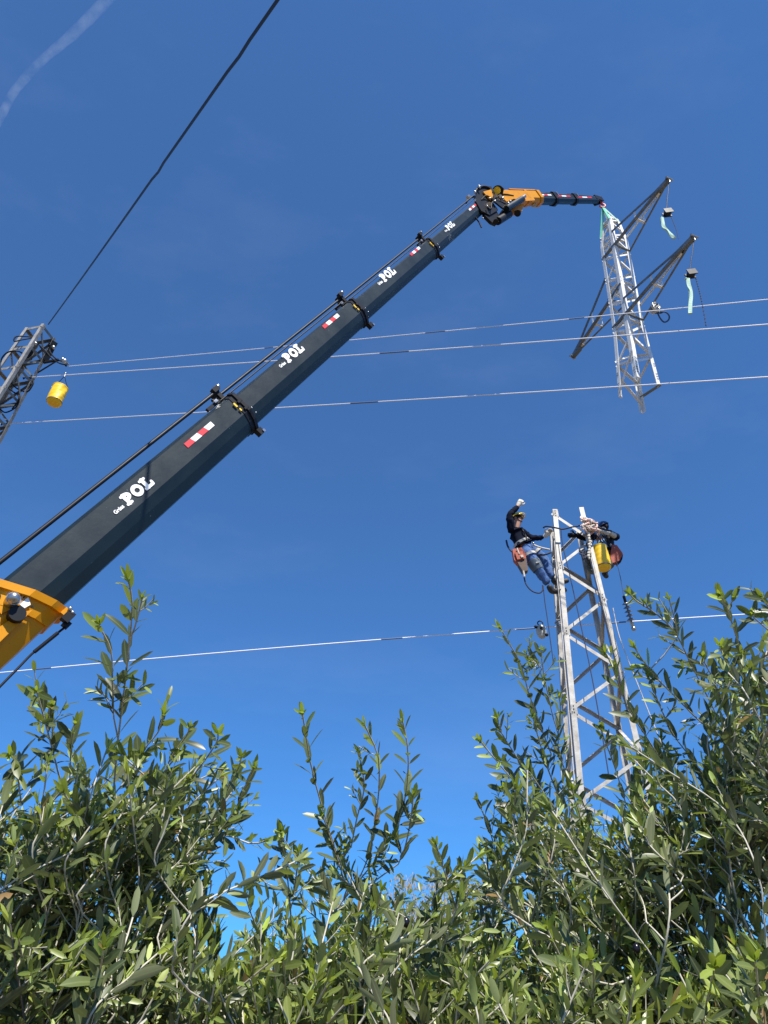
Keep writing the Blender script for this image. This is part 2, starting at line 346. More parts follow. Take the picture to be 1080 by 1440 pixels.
# ---------------------------------------------------------------- hoisted head of the pylon
def hoisted():
    # square section at each level: centre C, half-diagonals along the legs N (nearest), R, Mb (far), Lf
    zb = 12.1
    Np, Rp, Mp, Lp = P_z(895, 529, zb), P_z(927, 541.5, zb), P_z(903.5, 567, zb), P_z(870, 556, zb)
    Cb = (Np + Rp + Mp + Lp) / 4
    a = (Rp - Np + Mp - Lp).normalized(); b = (Lp - Np + Mp - Rp); b = (b - a * a.dot(b)).normalized()
    top = P(858, 312, 18.0)
    axis = top - Cb; H = axis.z
    def C(z): return Cb + axis * ((z - zb) / H)
    def half(z):
        return float(np.interp(z, [zb, 13.9, 16.85, 17.55, top.z], [.285, .225, .222, .165, .135]))
    sg = {'N': (-1, -1), 'R': (1, -1), 'M': (1, 1), 'L': (-1, 1)}
    def corner(k, z): s = sg[k]; h = half(z); return C(z) + a * (s[0] * h) + b * (s[1] * h)
    root = thing('pylon_section', Cb, 'pale lattice head of a pylon with three dark arms hanging from the crane', 'pylon section')
    zs = [zb, 13.9, 16.85, 17.55, top.z]
    low = {'N': 0.0, 'R': 0.0, 'M': -0.28, 'L': -0.05}
    for k, s in sg.items():
        def f(mb, k=k, s=s):
            zz = list(zs); zz[0] = zb + low[k]
            for i in range(4):
                p0 = corner(k, zz[i]); p1 = corner(k, zz[i + 1])
                mb.angle(p0, p1, -a * s[0], -b * s[1], 0.088 if i < 3 else .07, 0.009)
        leg = one('leg', M['galv_bright'], root, f)
        # bolts at the joint end
        def fb(mb, k=k, s=s):
            for dz in (.15, .22, .29, .52, .58):
                for e in (.02, .045):
                    p = corner(k, zb + dz) - b * s[1] * -0.004
                    mb.ball(p - a * s[0] * e + b * s[1] * 0.004, .009, n=6)
                    mb.ball(corner(k, zb + dz) - b * s[1] * e + a * s[0] * 0.004, .009, n=6)
        m = MB(); fb(m); m.build('bolt', M['black'], leg, kind='stuff')
    faces = [('N', 'R'), ('R', 'M'), ('M', 'L'), ('L', 'N')]
    nrm = {('N', 'R'): -b, ('R', 'M'): a, ('M', 'L'): b, ('L', 'N'): -a}
    levels = [zb + .45, 12.95, 13.45, 13.95, 14.4, 14.8, 15.2, 15.6, 16.0, 16.4, 16.8, 17.15, 17.5, top.z]
    for fi, (p, q) in enumerate(faces):
        n_ = nrm[(p, q)]
        for i in range(len(levels) - 1):
            s_, e_ = (p, q) if (i + fi) % 2 == 0 else (q, p)
            w_ = .042 if i > 2 else .05
            p0 = corner(s_, levels[i] + .03) - n_ * .012; p1 = corner(e_, levels[i + 1] - .03) - n_ * .012
            one('brace', M['galv_bright'], root, lambda mb: mb.angle(p0, p1, (p1 - p0).cross(n_), -n_, w_, .006))
    for z in (13.95, 15.2, 16.8, top.z - .02):
        for (p, q) in faces:
            n_ = nrm[(p, q)]; p0 = corner(p, z) - n_ * .02; p1 = corner(q, z) - n_ * .02
            one('cross_member', M['galv_bright'], root, lambda mb: mb.angle(p0, p1, ZV, -n_, .045, .006))
    # diaphragm across the lower end
    one('cross_member', M['galv_bright'], root, lambda mb: mb.angle(corner('L', zb + .5), corner('M', zb - .1), ZV, -b, .06, .008))
    one('cross_member', M['dark_arm'], root, lambda mb: mb.beam(corner('R', zb + .0), corner('M', zb + .15), .07, .012))
    one('brace', M['galv_bright'], root, lambda mb: mb.angle(corner('L', zb + .0) + Vector((.03, 0, 0)), corner('N', zb + .75), ZV, -a, .045, .006))
    # crown plates
    one('lifting_plate', M['galv_bright'], root, lambda mb: mb.beam(corner('N', top.z) , corner('M', top.z), .02, .10))
    # arms
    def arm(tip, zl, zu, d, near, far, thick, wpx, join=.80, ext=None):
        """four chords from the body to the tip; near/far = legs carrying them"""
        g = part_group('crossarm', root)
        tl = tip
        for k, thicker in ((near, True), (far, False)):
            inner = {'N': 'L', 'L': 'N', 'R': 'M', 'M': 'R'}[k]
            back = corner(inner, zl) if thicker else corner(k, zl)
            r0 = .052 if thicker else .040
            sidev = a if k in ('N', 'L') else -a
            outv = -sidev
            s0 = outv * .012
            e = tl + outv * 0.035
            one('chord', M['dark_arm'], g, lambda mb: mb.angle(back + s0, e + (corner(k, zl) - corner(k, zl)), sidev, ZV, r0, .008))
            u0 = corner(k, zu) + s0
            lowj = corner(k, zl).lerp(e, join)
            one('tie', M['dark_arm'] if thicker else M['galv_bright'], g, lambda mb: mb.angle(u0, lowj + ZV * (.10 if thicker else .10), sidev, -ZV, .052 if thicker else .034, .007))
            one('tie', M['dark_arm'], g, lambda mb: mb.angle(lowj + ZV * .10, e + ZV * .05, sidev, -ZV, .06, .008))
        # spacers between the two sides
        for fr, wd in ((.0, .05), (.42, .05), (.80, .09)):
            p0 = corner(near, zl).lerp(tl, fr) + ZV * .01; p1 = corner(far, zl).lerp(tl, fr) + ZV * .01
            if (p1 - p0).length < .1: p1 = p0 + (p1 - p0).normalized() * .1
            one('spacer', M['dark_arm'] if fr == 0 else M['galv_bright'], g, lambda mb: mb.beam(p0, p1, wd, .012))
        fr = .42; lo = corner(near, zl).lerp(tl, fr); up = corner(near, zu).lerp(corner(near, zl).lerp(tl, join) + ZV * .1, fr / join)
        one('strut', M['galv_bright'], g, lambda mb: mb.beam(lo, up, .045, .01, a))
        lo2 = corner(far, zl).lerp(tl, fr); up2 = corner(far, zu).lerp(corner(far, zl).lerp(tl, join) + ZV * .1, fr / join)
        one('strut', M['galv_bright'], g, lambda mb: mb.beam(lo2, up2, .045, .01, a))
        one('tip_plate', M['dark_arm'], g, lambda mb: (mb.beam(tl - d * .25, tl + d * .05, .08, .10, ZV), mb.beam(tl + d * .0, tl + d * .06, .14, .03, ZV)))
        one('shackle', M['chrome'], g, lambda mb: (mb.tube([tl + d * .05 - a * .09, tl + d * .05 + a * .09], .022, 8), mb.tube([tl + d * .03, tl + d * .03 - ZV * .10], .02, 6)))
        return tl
    t1 = arm(P_z(974, 335, 14.03), 14.03, 14.55, -b, 'N', 'R', 1, 1)
    t2 = arm(P_z(939, 254, 16.42), 16.42, 16.98, -b, 'N', 'R', 1, 1)
    t3 = arm(P_z(807, 500, 14.78), 15.02, 15.75, b, 'L', 'M', 1, 1)
    return dict(root=root, a=a, b=b, corner=corner, t1=t1, t2=t2, t3=t3, top=top, C=C)
HP = hoisted()

# ---------------------------------------------------------------- the standing pylon
def lower_pylon():
    th = R(-4); a = Vector((math.cos(th), math.sin(th), 0)); b = Vector((-math.sin(th), math.cos(th), 0))
    A0 = P(777, 716, 15.0); ztop = A0.z
    B0 = P_z(821, 714, ztop); w0 = (B0 - A0).length / 2
    c0 = (A0 + B0) / 2 + b * w0
    # lower down
    y1 = 1060; 
    # front-face legs followed to the ground
    zl = 4.9
    Al, Bl = None, None
    best = None
    for zt in np.linspace(2.5, 8, 200):
        q = P_z(809, 1060, zt)
        # stay on the front plane allowing for taper .065 per m
        want = (c0 - b * (w0 + .062 * (ztop - zt))).dot(b)
        e = abs(q.dot(b) - want)
        if best is None or e < best[0]: best = (e, zt, q)
    zl = best[1]; Al = best[2]; Bl = P_z(903, 1060, zl); w1 = (Bl - Al).length / 2
    cl = (Al + Bl) / 2 + b * w1
    def C(z): return c0.lerp(cl, (ztop - z) / (ztop - zl))
    def half(z): return w0 + (w1 - w0) * (ztop - z) / (ztop - zl)
    sg = {'A': (-1, -1), 'B': (1, -1), 'C': (1, 1), 'D': (-1, 1)}
    def corner(k, z): s = sg[k]; h = half(z); return C(z) + a * (s[0] * h) + b * (s[1] * h)
    root = thing('pylon_tower', C(0), 'pale lattice pylon with two workers at its open top', 'pylon')
    tops = {'A': 0, 'B': 0.02, 'C': -.1, 'D': -.1}
    for k, s in sg.items():
        one('leg', M['galv'], root, lambda mb: mb.angle(corner(k, ztop + tops[k]), corner(k, -.05), -a * s[0], -b * s[1], 0.090, 0.010))
    # bracing levels read off the front face
    def z_at(k, x, y):
        bz = min(np.linspace(0.2, ztop + .3, 500), key=lambda z: (lambda q: (q[1] - y) ** 2)(proj(corner(k, z))))
        return float(bz)
    ys = [('A', 720), ('B', 757), ('A', 796), ('B', 840), ('A', 888), ('B', 941), ('A', 998), ('B', 1060), ('A', 1126), ('B', 1190)]
    lv = [z_at(k, 0, y) for k, y in ys]
    while lv[-1] > .9: lv.append(lv[-1] - (lv[-2] - lv[-1]) * 1.03)
    lv = [z for z in lv if z > .05]
    nr = {('A', 'B'): -b, ('B', 'C'): a, ('C', 'D'): b, ('D', 'A'): -a}
    for fi, ((p, q), n_) in enumerate(nr.items()):
        for i in range(len(lv) - 1):
            if fi == 1 and i == 0: continue
            s_, e_ = (p, q) if i % 2 == 0 else (q, p)
            if fi in (1, 3): s_, e_ = e_, s_
            if fi == 2: s_, e_ = (p, q) if i % 2 == 0 else (q, p)
            o_ = .05 if fi == 2 else 0
            p0 = corner(s_, lv[i] - o_) - n_ * .014; p1 = corner(e_, lv[i + 1] + .03 - o_) - n_ * .014
            wv = .058
            one('brace', M['galv'], root, lambda mb: mb.angle(p0, p1, (p1 - p0).cross(n_) * (1 if (p1 - p0).cross(n_).z < 0 else -1), -n_, wv, .007))
    # gusset plates bolted over the front nodes
    for i, z in enumerate(lv[:9]):
        k = 'A' if i % 2 == 0 else 'B'; s = sg[k]; p = corner(k, z + (.0 if i else -.03)) - a * (s[0] * .06) - b * .003
        gp = one('gusset_plate', M['galv'], root, lambda mb: mb.box(p, a, b, ZV, .09, .006, .17))
        mbb = MB()
        for q in (-.055, 0, .055): mbb.ball(p - b * .006 + ZV * q + a * (.012 * s[0]), .011, n=6)
        mbb.build('bolt', M['black'], gp, kind='stuff')
    # foundations
    for k in sg:
        one('footing', M['soil'], root, lambda mb: mb.beam(corner(k, -.3), corner(k, .12), .4, .4, Vector((1, 0, 0))))
    print('lower: w0', w0, 'w1', w1, 'zl', zl, 'ztop', ztop)
    return dict(root=root, a=a, b=b, corner=corner, C=C, half=half, ztop=ztop, z_at=z_at)
LP = lower_pylon()

# ---------------------------------------------------------------- the pylon at the left edge
def left_pylon():
    root_lab = 'weathered lattice pylon top at the left edge, hung with black cables'
    # corner toward the camera, top ring read at the photograph's left edge
    d0 = 20.0
    K0 = P(62, 455, d0); zt = K0.z
    L0 = P_z(36, 460, zt); R0 = P_z(75, 476, zt); 
    a = (L0 - K0); b = (R0 - K0)
    sz = .56
    a.normalize(); b = (b - a * a.dot(b)).normalized(); 
    if b.y < 0: b = -b
    K1 = P(0, 556, 19.0)
    dn = (K1 - K0).normalized()
    # lean solved from the near leg; the legs spread slightly
    def ctr(t): return K0 + (a + b) * (sz / 2) + dn * t
    def half(t): return sz / 2 + .03 * t
    zlen = (zt) / (-dn.z)
    base = ctr(zlen)
    sg = {'K': (-1, -1), 'L': (1, -1), 'F': (1, 1), 'R': (-1, 1)}
    def corner(k, t): s = sg[k]; h = half(t); return ctr(t) + a * (s[0] * h) + b * (s[1] * h)
    root = thing('pylon_tower', base, root_lab, 'pylon')
    for k, s in sg.items():
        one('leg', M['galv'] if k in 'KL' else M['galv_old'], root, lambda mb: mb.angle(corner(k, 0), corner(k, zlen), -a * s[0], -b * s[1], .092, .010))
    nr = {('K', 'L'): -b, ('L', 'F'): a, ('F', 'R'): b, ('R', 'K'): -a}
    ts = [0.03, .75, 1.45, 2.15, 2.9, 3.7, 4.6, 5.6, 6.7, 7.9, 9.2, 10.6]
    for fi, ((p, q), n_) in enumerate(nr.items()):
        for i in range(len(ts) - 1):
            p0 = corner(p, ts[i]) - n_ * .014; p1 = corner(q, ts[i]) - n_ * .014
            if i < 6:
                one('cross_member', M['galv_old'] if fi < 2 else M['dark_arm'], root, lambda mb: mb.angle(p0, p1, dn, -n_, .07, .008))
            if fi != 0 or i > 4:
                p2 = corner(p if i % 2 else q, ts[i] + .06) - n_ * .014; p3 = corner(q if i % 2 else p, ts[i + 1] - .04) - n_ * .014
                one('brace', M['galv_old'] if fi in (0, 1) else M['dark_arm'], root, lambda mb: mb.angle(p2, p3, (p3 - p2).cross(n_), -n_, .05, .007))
    # small bracket arms on the right side
    for t in (.8,):
        p0 = corner('R', t); p1 = p0 + b * .0 - a * .45
        one('bracket', M['black'], root, lambda mb: (mb.beam(p0, p1, .06, .05), mb.beam(p0 + dn * .35, p1, .03, .03)))
    # connection boxes bolted to the top
    one('cable_clamp', M['black'], root, lambda mb: (mb.beam(corner('R', .1) , corner('R', .75), .16, .10), mb.beam(corner('F', .25), corner('F', .55), .16, .12)))
    one('cable_clamp', M['chrome'], root, lambda mb: (mb.ball(corner('R', .3) - a * .06, .06), mb.ball(corner('K', .62) + b * .1, .05)))
    return dict(root=root, corner=corner, a=a, b=b, dn=dn, zt=zt, K0=K0)
LT = left_pylon()
for nm, k in (('K', 'K'), ('L', 'L'), ('R', 'R'), ('F', 'F')):
    print('left', nm, [tuple(round(v, 1) for v in proj(LT['corner'](k, t))) for t in (0, 1, 2, 3)])

# black loops of cable on the left pylon, drawn as real cables hanging off its right side
def loop_px(name, pts, d, r, m_, label, cat, group=None, n=6):
    mb = MB(); mb.tube(spline([P(x, y, dd) if dd else P(x, y, d) for x, y, dd in [(p + (None,))[:3] for p in pts]], 6), r, n)
    return tag(mb.build(name, m_), label, cat, group)
GL = 'black cable loops on the left pylon'
lp = [
 ([(47, 475, 19.9), (30, 478, 19.7), (20, 480, 19.6), (24, 473, 19.7), (46, 474, 19.9)], 'small flat cable loop near the top of the left pylon'),
 ([(1, 512, 19.6), (3, 503, 19.5), (12, 495, 19.4), (26, 494, 19.5), (35, 500, 19.8)], 'black cable arching over the left pylon rungs'),
 ([(68, 500, 20), (60, 492, 20), (56, 486, 20), (66, 496, 19.8), (73, 504, 19.6), (84, 511, 19.4), (94, 513, 19.2)], 'black jumper cable curving from the left pylon to a clamp'),
 ([(69, 482, 20), (70, 494, 20), (78, 504, 19.6), (88, 509, 19.4), (93, 515, 19.2)], 'second jumper cable beneath the curved one'),
 ([(44, 530, 20), (47, 538, 19.8), (41, 549, 19.7), (34, 552, 19.7)], 'cable bundle hanging below the line clamp'),
 ([(15, 538, 19.7), (22, 545, 19.6), (30, 549, 19.6), (36, 550, 19.7), (44, 540, 19.8)], 'sagging black cable under the line clamp'),
 ([(12, 545, 19.6), (20, 552, 19.5), (27, 556, 19.5), (24, 566, 19.4), (17, 575, 19.4)], 'thick cable bending down the left pylon'),
 ([(24, 553, 19.5), (27, 562, 19.4), (22, 573, 19.4), (8, 580, 19.3), (0, 575, 19.3)], 'lowest cable loop at the left picture edge'),
]
for pts, lb in lp:
    loop_px('cable_loop', pts, 20, .019, M['rubber'], lb, 'cable', GL)

# ================================================================ the crane
def crane():
    D0 = 5.5
    B0 = P(45, 838, D0); T = P(679, 288, D0 * 2.545)
    t = (T - B0).normalized(); LEN = (T - B0).length
    n = Vector((t.y, -t.x, 0)).normalized()          # side that faces the camera
    u = n.cross(t) * -1
    if u.z < 0: u = -u                                # "up" across the boom
    root = thing('loader_crane', (B0.x - 2.5, B0.y - 1.8, 0), 'dark grey telescopic crane boom with orange base and orange jib', 'crane')
    def at(s, p, q): return B0 + t * s + n * p + u * q
    def prof(w, h):
        return [(-.72 * w, h), (.72 * w, h), (w, .84 * h), (w, -.16 * h), (.74 * w, -.60 * h), (.30 * w, -h), (-.30 * w, -h), (-.74 * w, -.60 * h), (-w, -.16 * h), (-w, .84 * h)]
    def extr(mb, s0, s1, w, h, mi=0, w2=None, h2=None):
        a = [at(s0, p, q) for p, q in prof(w, h)]; b_ = [at(s1, p, q) for p, q in prof(w2 or w, h2 or h)]; k = len(a)
        mb.add(a + b_, [tuple(range(k)), tuple(range(2 * k - 1, k - 1, -1))] + [(i, i + k, (i + 1) % k + k, (i + 1) % k) for i in range(k)], mi)
    SL = LEN / 4
    W = [.150, .127, .106, .088]; Hh = [.205, .176, .148, .124]
    for i in range(4):
        s0 = SL * i - (.6 if i else 1.2); s1 = SL * (i + 1)
        sec = one('boom_section', M['boom'], root, lambda mb: extr(mb, s0, s1, W[i], Hh[i]))
        # weld lines and scuffs proud of the paint
        if i < 3:
            c = MB(); extr(c, s1 - .075, s1 + .0, W[i] + .006, Hh[i] + .006); extr(c, s1 - .012, s1 + .030, W[i] + .020, Hh[i] + .020)
            # wear-pad housings along the collar, bracket on the top, lug underneath
            for q in (.45, .0): c.box(at(s1 + .0, W[i] + .016, q * Hh[i]), t, n, u, .07, .014, .025)
            c.box(at(s1 - .01, .05, -Hh[i] - .055), t, n, u, .07, .06, .07)
            col = c.build('collar', M['black'], root)
            one('wear_pad', M['yellow_bag'], col, lambda mb: (mb.box(at(s1 - .09, W[i] + .017, .42 * Hh[i]), t, n, u, .022, .008, .05), mb.box(at(s1 - .085, W[i] + .017, .10 * Hh[i]), t, n, u, .018, .008, .03)))
            one('grease_nipple', M['chrome'], col, lambda mb: (mb.ball(at(s1 + .03, W[i] + .034, -.2 * Hh[i]), .008), mb.ball(at(s1 + .03, W[i] + .026, -.5 * Hh[i]), .008), mb.box(at(s1 + .02, .08, -Hh[i] - .075), t, n, u, .03, .02, .03)))
            # bracket carrying the extension cylinder on top
            br = one('bracket', M['black'], root, lambda mb: (mb.box(at(s1 - .03, .02, Hh[i] + .07), t, n, u, .05, .10, .16), mb.box(at(s1 - .18, .04, Hh[i] + .035), t, n, u, .22, .03, .035), mb.box(at(s1 - .03, .07, Hh[i] + .14), t, n, u, .09, .05, .05)))
            one('pipe_fitting', M['chrome'], br, lambda mb: (mb.tube([at(s1 - .02, .07, Hh[i] + .15), at(s1 + .04, .07, Hh[i] + .15)], .024, 8), mb.box(at(s1 - .14, .065, Hh[i] + .05), t, n, u, .05, .02, .03)))
    # extension cylinders lying above the boom
    cyl = [(-1.4, SL * 1, .12, .018, .06), (SL * .95, SL * 2, .105, .016, .04), (SL * 1.95, SL * 3, .10, .015, .03), (SL * 2.95, SL * 4 - .05, .11, .013, .02)]
    for i, (a0, a1, q, r_, pp) in enumerate(cyl):
        one('extension_cylinder', M['black'], root, lambda mb: mb.tube([at(a0, pp, Hh[i] + q), at(a1, pp, Hh[i] + q)], r_, 10))
        if i:
            one('cylinder_rod', M['black'], root, lambda mb: mb.tube([at(a0 + .05, pp + .03, Hh[i] + q * .5), at(a1 - .1, pp + .03, Hh[i] + q * .5)], r_ * .45, 8))
    # red and white reflective panels and the maker's lettering on the visible side
    def decal(i, s, ln, q, hh):
        m = MB(); e = W[i] + .003; nb = 4; sk = hh * .35
        for k in range(nb):
            x0 = s + ln * k / nb; x1 = s + ln * (k + 1) / nb
            def sh(x, qq): return x - sk * (qq - q) / hh if s < x < s + ln - 1e-6 else x
            pts = [at(sh(x0, q - hh), e, q - hh), at(sh(x1, q - hh), e, q - hh), at(sh(x1, q + hh), e, q + hh), at(sh(x0, q + hh), e, q + hh)]
            m.prism(pts, n, .0015, mi=(0 if k % 2 == 0 else 1) if i % 2 == 0 or i == 1 else (1 if k % 2 == 0 else 0))
        m.build('reflective_panel', [M['redp'], M['whitep']], root)
    def letters(i, s, q, size, text, off, gap=1.0):
        cu = bpy.data.curves.new('lettering', 'FONT'); cu.body = text; cu.size = size; cu.offset = off; cu.extrude = .0008; cu.resolution_u = 3
        cu.space_character = gap
        ob = bpy.data.objects.new('tmp', cu); COL.objects.link(ob)
        dg = bpy.context.evaluated_depsgraph_get(); me = bpy.data.meshes.new_from_object(ob.evaluated_get(dg))
        bpy.data.objects.remove(ob)
        co = np.empty(len(me.vertices) * 3); me.vertices.foreach_get('co', co); co = co.reshape(-1, 3)
        base = np.array(at(s, W[i] + .004, q)) - np.array(root.location)
        wv = base + co[:, :1] * np.array(t) + co[:, 1:2] * np.array(u) + co[:, 2:] * np.array(n)
        me.vertices.foreach_set('co', wv.ravel()); me.materials.clear(); me.materials.append(M['whitep']); me.update()
        o = bpy.data.objects.new('lettering', me); COL.objects.link(o); o.parent = root
    def fat_letters(i, s, q, ln, h):
        # P O L in fat rounded slab strokes, each stroke a thin vinyl shape
        wr = .15 * h; g = []
        def cap(pts, r_=wr): g.append((pts, r_))
        P_ = ln * .31
        cap([(.30 * P_, .1 * h), (.30 * P_, .92 * h)], wr * 1.3); cap([(.06 * P_, .08 * h), (.56 * P_, .08 * h)], wr * .8); cap([(.06 * P_, .92 * h), (.5 * P_, .92 * h)], wr * .8)
        cap([(.3 * P_ + .5 * P_ * math.sin(a), .68 * h + .25 * h * math.cos(a)) for a in np.linspace(0, math.pi, 8)], wr * 1.05)
        cx = ln * .50; cap([(cx + .125 * ln * math.cos(a), .5 * h + .40 * h * math.sin(a)) for a in np.linspace(0, 2 * math.pi, 17)], wr * 1.15)
        lx_ = ln * .70; cap([(lx_ + .10 * ln, .1 * h), (lx_ + .10 * ln, .92 * h)], wr * 1.3); cap([(lx_ + .02 * ln, .92 * h), (lx_ + .19 * ln, .92 * h)], wr * .8)
        cap([(lx_ + .02 * ln, .08 * h), (lx_ + .28 * ln, .08 * h), (lx_ + .29 * ln, .32 * h)], wr * .95)
        m = MB(); e = W[i] + .003; kk = 0
        for pts, r_ in g:
            for a_, b_ in zip(pts[:-1], pts[1:]):
                ang = math.atan2(b_[1] - a_[1], b_[0] - a_[0]); out = []
                for c_, st in ((b_, -math.pi / 2), (a_, math.pi / 2)):
                    for j in range(7): th = ang + st + math.pi * j / 6; out.append((c_[0] + r_ * math.cos(th), c_[1] + r_ * math.sin(th)))
                m.prism([at(s + x, e, q + y) for x, y in out], n, .0008 + .00012 * kk); kk += 1
        m.build('lettering', M['whitep'], root, label='white company lettering on the boom side')
    def s_at(x, y):          # boom coordinate of a picture point on the side face
        p = P_pl(x, y, at(0, W[0], 0), n); d = p - B0; return d.dot(t), d.dot(u)
    for i, (x0, y0, x1, y1, hh) in enumerate([(261, 627, 299, 596, .022), (455, 458, 478, 442, .020), (579, 355, 593, 346, .018), (662, 291, 673, 285, .016)]):
        s0, q0 = s_at(x0, y0); s1, q1 = s_at(x1, y1); decal(i, s0, s1 - s0, (q0 + q1) / 2, hh * 1.2)
    for i, (x0, y0, x1, y1) in enumerate([(172, 704, 213, 677), (400, 502, 427, 488), (538, 388, 557, 378), (631, 317, 641, 311)]):
        s0, q0 = s_at(x0, y0); s1, q1 = s_at(x1, y1); ln = s1 - s0; q = (q0 + q1) / 2
        size = ln / 2.25
        fat_letters(i, s0, q - size * .30, ln, size * .64)
        letters(i, s0 - ln * .42, q - size * .22, size * .30, 'Grúas', size * .012, 1.0)
    # cable's cast shadow as a dark line on the first section, switched off
    sm, _ = s_at(158, 700)
    0 and one('cable_shadow', M['black'], root, lambda mb: mb.box(at(sm, W[0] + .001, .01), t, n, u, .006, .004, Hh[0] * 1.4))

    # ---- orange base section with collar plate, boss and hose block
    def octa(w, h, c): return [(-w + c, h), (w - c, h), (w, h - c), (w, -h * .05), (w * .74, -h * .60), (w * .34, -h), (-w * .34, -h), (-w * .74, -h * .60), (-w, -h * .05), (-w, h - c)]
    def ex2(mb, s0, s1, pr, mi=0):
        sk = lambda s, q: s - .10 - .5 * q if s > -1 else s
        a = [at(sk(s0, q), p, q) for p, q in pr]; b_ = [at(sk(s1, q), p, q) for p, q in pr]; k = len(a)
        mb.add(a + b_, [tuple(range(k)), tuple(range(2 * k - 1, k - 1, -1))] + [(i, i + k, (i + 1) % k + k, (i + 1) % k) for i in range(k)], mi)
    bs = one('base_section', M['orange'], root, lambda mb: ex2(mb, -3.2, .02, octa(.185, .235, .04)))
    one('collar_plate', M['orange'], root, lambda mb: (ex2(mb, -.03, .035, octa(.225, .275, .07)), ex2(mb, -.16, -.03, octa(.200, .250, .05))))
    one('bolt', M['black'], root, lambda mb: [mb.tube([at(-.20 - .5 * q, .200, q), at(-.20 - .5 * q, .208, q)], r_, 10) for q, r_ in ((.13, .024), (.02, .012), (-.08, .009), (.19, .008))])
    # gusset ribs around the opening
    one('gusset', M['orange'], root, lambda mb: [mb.prism([at(-.17, .186, .15), at(-.17, .186, -.02), at(-.34, .186, .02), at(-.30, .186, .15)], n, .012), mb.prism([at(-.24, .186, -.06), at(-.17, .186, -.10), at(-.6, .186, -.12), at(-.55, .186, -.02)], n, .012)])
    bx, bq = s_at(13, 851)
    bs2 = one('boss_and_shadow', M['chrome'], root, lambda mb: (mb.tube([at(bx, .18, bq), at(bx, .27, bq)], .048, 20), mb.ball(at(bx, .27, bq), .046, sx=1, sy=1, sz=1)))
    one('boss_and_shadow', M['black'], root, lambda mb: mb.tube([at(bx - .05, .18, bq - .09), at(bx - .05, .25, bq - .09)], .058, 20))  # black disc stands in for the boss's cast shadow
    pl = one('scale_plate', M['whitep'], root, lambda mb: mb.prism([at(bx + .03, .19, bq + .07), at(bx + .13, .19, bq + .05), at(bx + .13, .19, bq - .02), at(bx + .08, .19, bq - .10), at(bx + .03, .19, bq - .09)], n, .01))
    one('scale_mark', M['black'], pl, lambda mb: [mb.box(at(bx + .09, .2015, bq - .03 + .024 * k), t, n, u, .018, .003, .008) for k in range(3)])
    # lug and hose under the base
    lx, lq = s_at(72, 884)
    one('lug', M['orange'], root, lambda mb: (mb.box(at(.0, .13, -.275), t, n, u, .06, .05, .07),))
    lug = one('hose_block', M['black'], root, lambda mb: (mb.box(at(-.02, .15, -.30), t, n, u, .09, .05, .06), mb.box(at(-.06, .13, -.33), t, n, u, .05, .04, .05)))
    one('fitting', M['chrome'], root, lambda mb: (mb.ball(at(.03, .17, -.27), .018), mb.ball(at(.02, .17, -.30), .014)))
    h0 = at(-.06, .13, -.34)
    one('hose', M['rubber'], root, lambda mb: mb.tube(spline([h0, P(50, 915, 5.25), P(25, 940, 5.1), P(-10, 976, 4.9), P(-60, 1030, 4.7)], 5), .0085, 8))
    one('hose_sleeve', M['black'], root, lambda mb: mb.tube([h0.lerp(P(50, 915, 5.25), .3), P(48, 917, 5.24)], .014, 8))
    # column and pedestal outside the picture
    e0 = at(-3.2, 0, 0)
    one('column', M['orange'], root, lambda mb: (mb.beam(Vector((e0.x, e0.y, -.02)), Vector((e0.x, e0.y, 2.0)), .5, .5, Vector((1, 0, 0)), bev=.08), mb.beam(Vector((e0.x, e0.y, 0)), Vector((e0.x, e0.y, .5)), 1.6, 1.0, Vector((1, 0, 0)))))
    one('lift_cylinder', M['black'], root, lambda mb: mb.tube([Vector((e0.x, e0.y, .8)) + n * .0 + Vector((t.x, t.y, 0)).normalized() * .3, at(-1.9, 0, -.30)], .07, 12))
    one('foot_plate', M['black'], root, lambda mb: mb.beam(e0 - u * .3, e0 + u * .3 , .5, .3, t))
    # column has to reach the base section's foot
    one('column_head', M['orange'], root, lambda mb: mb.beam(Vector((e0.x, e0.y, 1.0)), e0 + t * .25, .42, .36, t))

    # ---- knuckle and jib; all of it lies in the boom's vertical plane
    pn = n; O = T
    def K(x, y, off=0.0): return P_pl(x, y, O + n * off, pn)
    def plate(name, pts, off, th, m_, parent=root, label=None):
        mb = MB(); mb.prism([K(x, y, off) for x, y in pts], n, th, centred=True)
        # orient: make sure normals are outward
        return mb.build(name, m_, parent, label=label)
    def rod(name, p, q, r_, off, m_, parent=root, off2=None, nseg=12):
        mb = MB(); mb.tube([K(*p, off), K(*q, off if off2 is None else off2)], r_, nseg); return mb.build(name, m_, parent)
    tip = P(845, 282, 18.3)
    # jib frame
    J0 = K(690, 279)
    jt = (tip - J0).normalized(); ju = jt.cross(n); ju = ju if ju.z > 0 else -ju
    jn = jt.cross(ju); jn = jn if jn.dot(n) > 0 else -jn
    JL = (tip - J0).length
    def jat(s, p, q): return J0 + jt * s + jn * p + ju * q
    def s_j(x): # jib coordinate where the axis crosses picture column x
        lo, hi = 0.0, 1.0
        for _ in range(40):
            m_ = (lo + hi) / 2
            if proj(J0 + jt * (JL * m_))[0] < x: lo = m_
            else: hi = m_
        return JL * lo
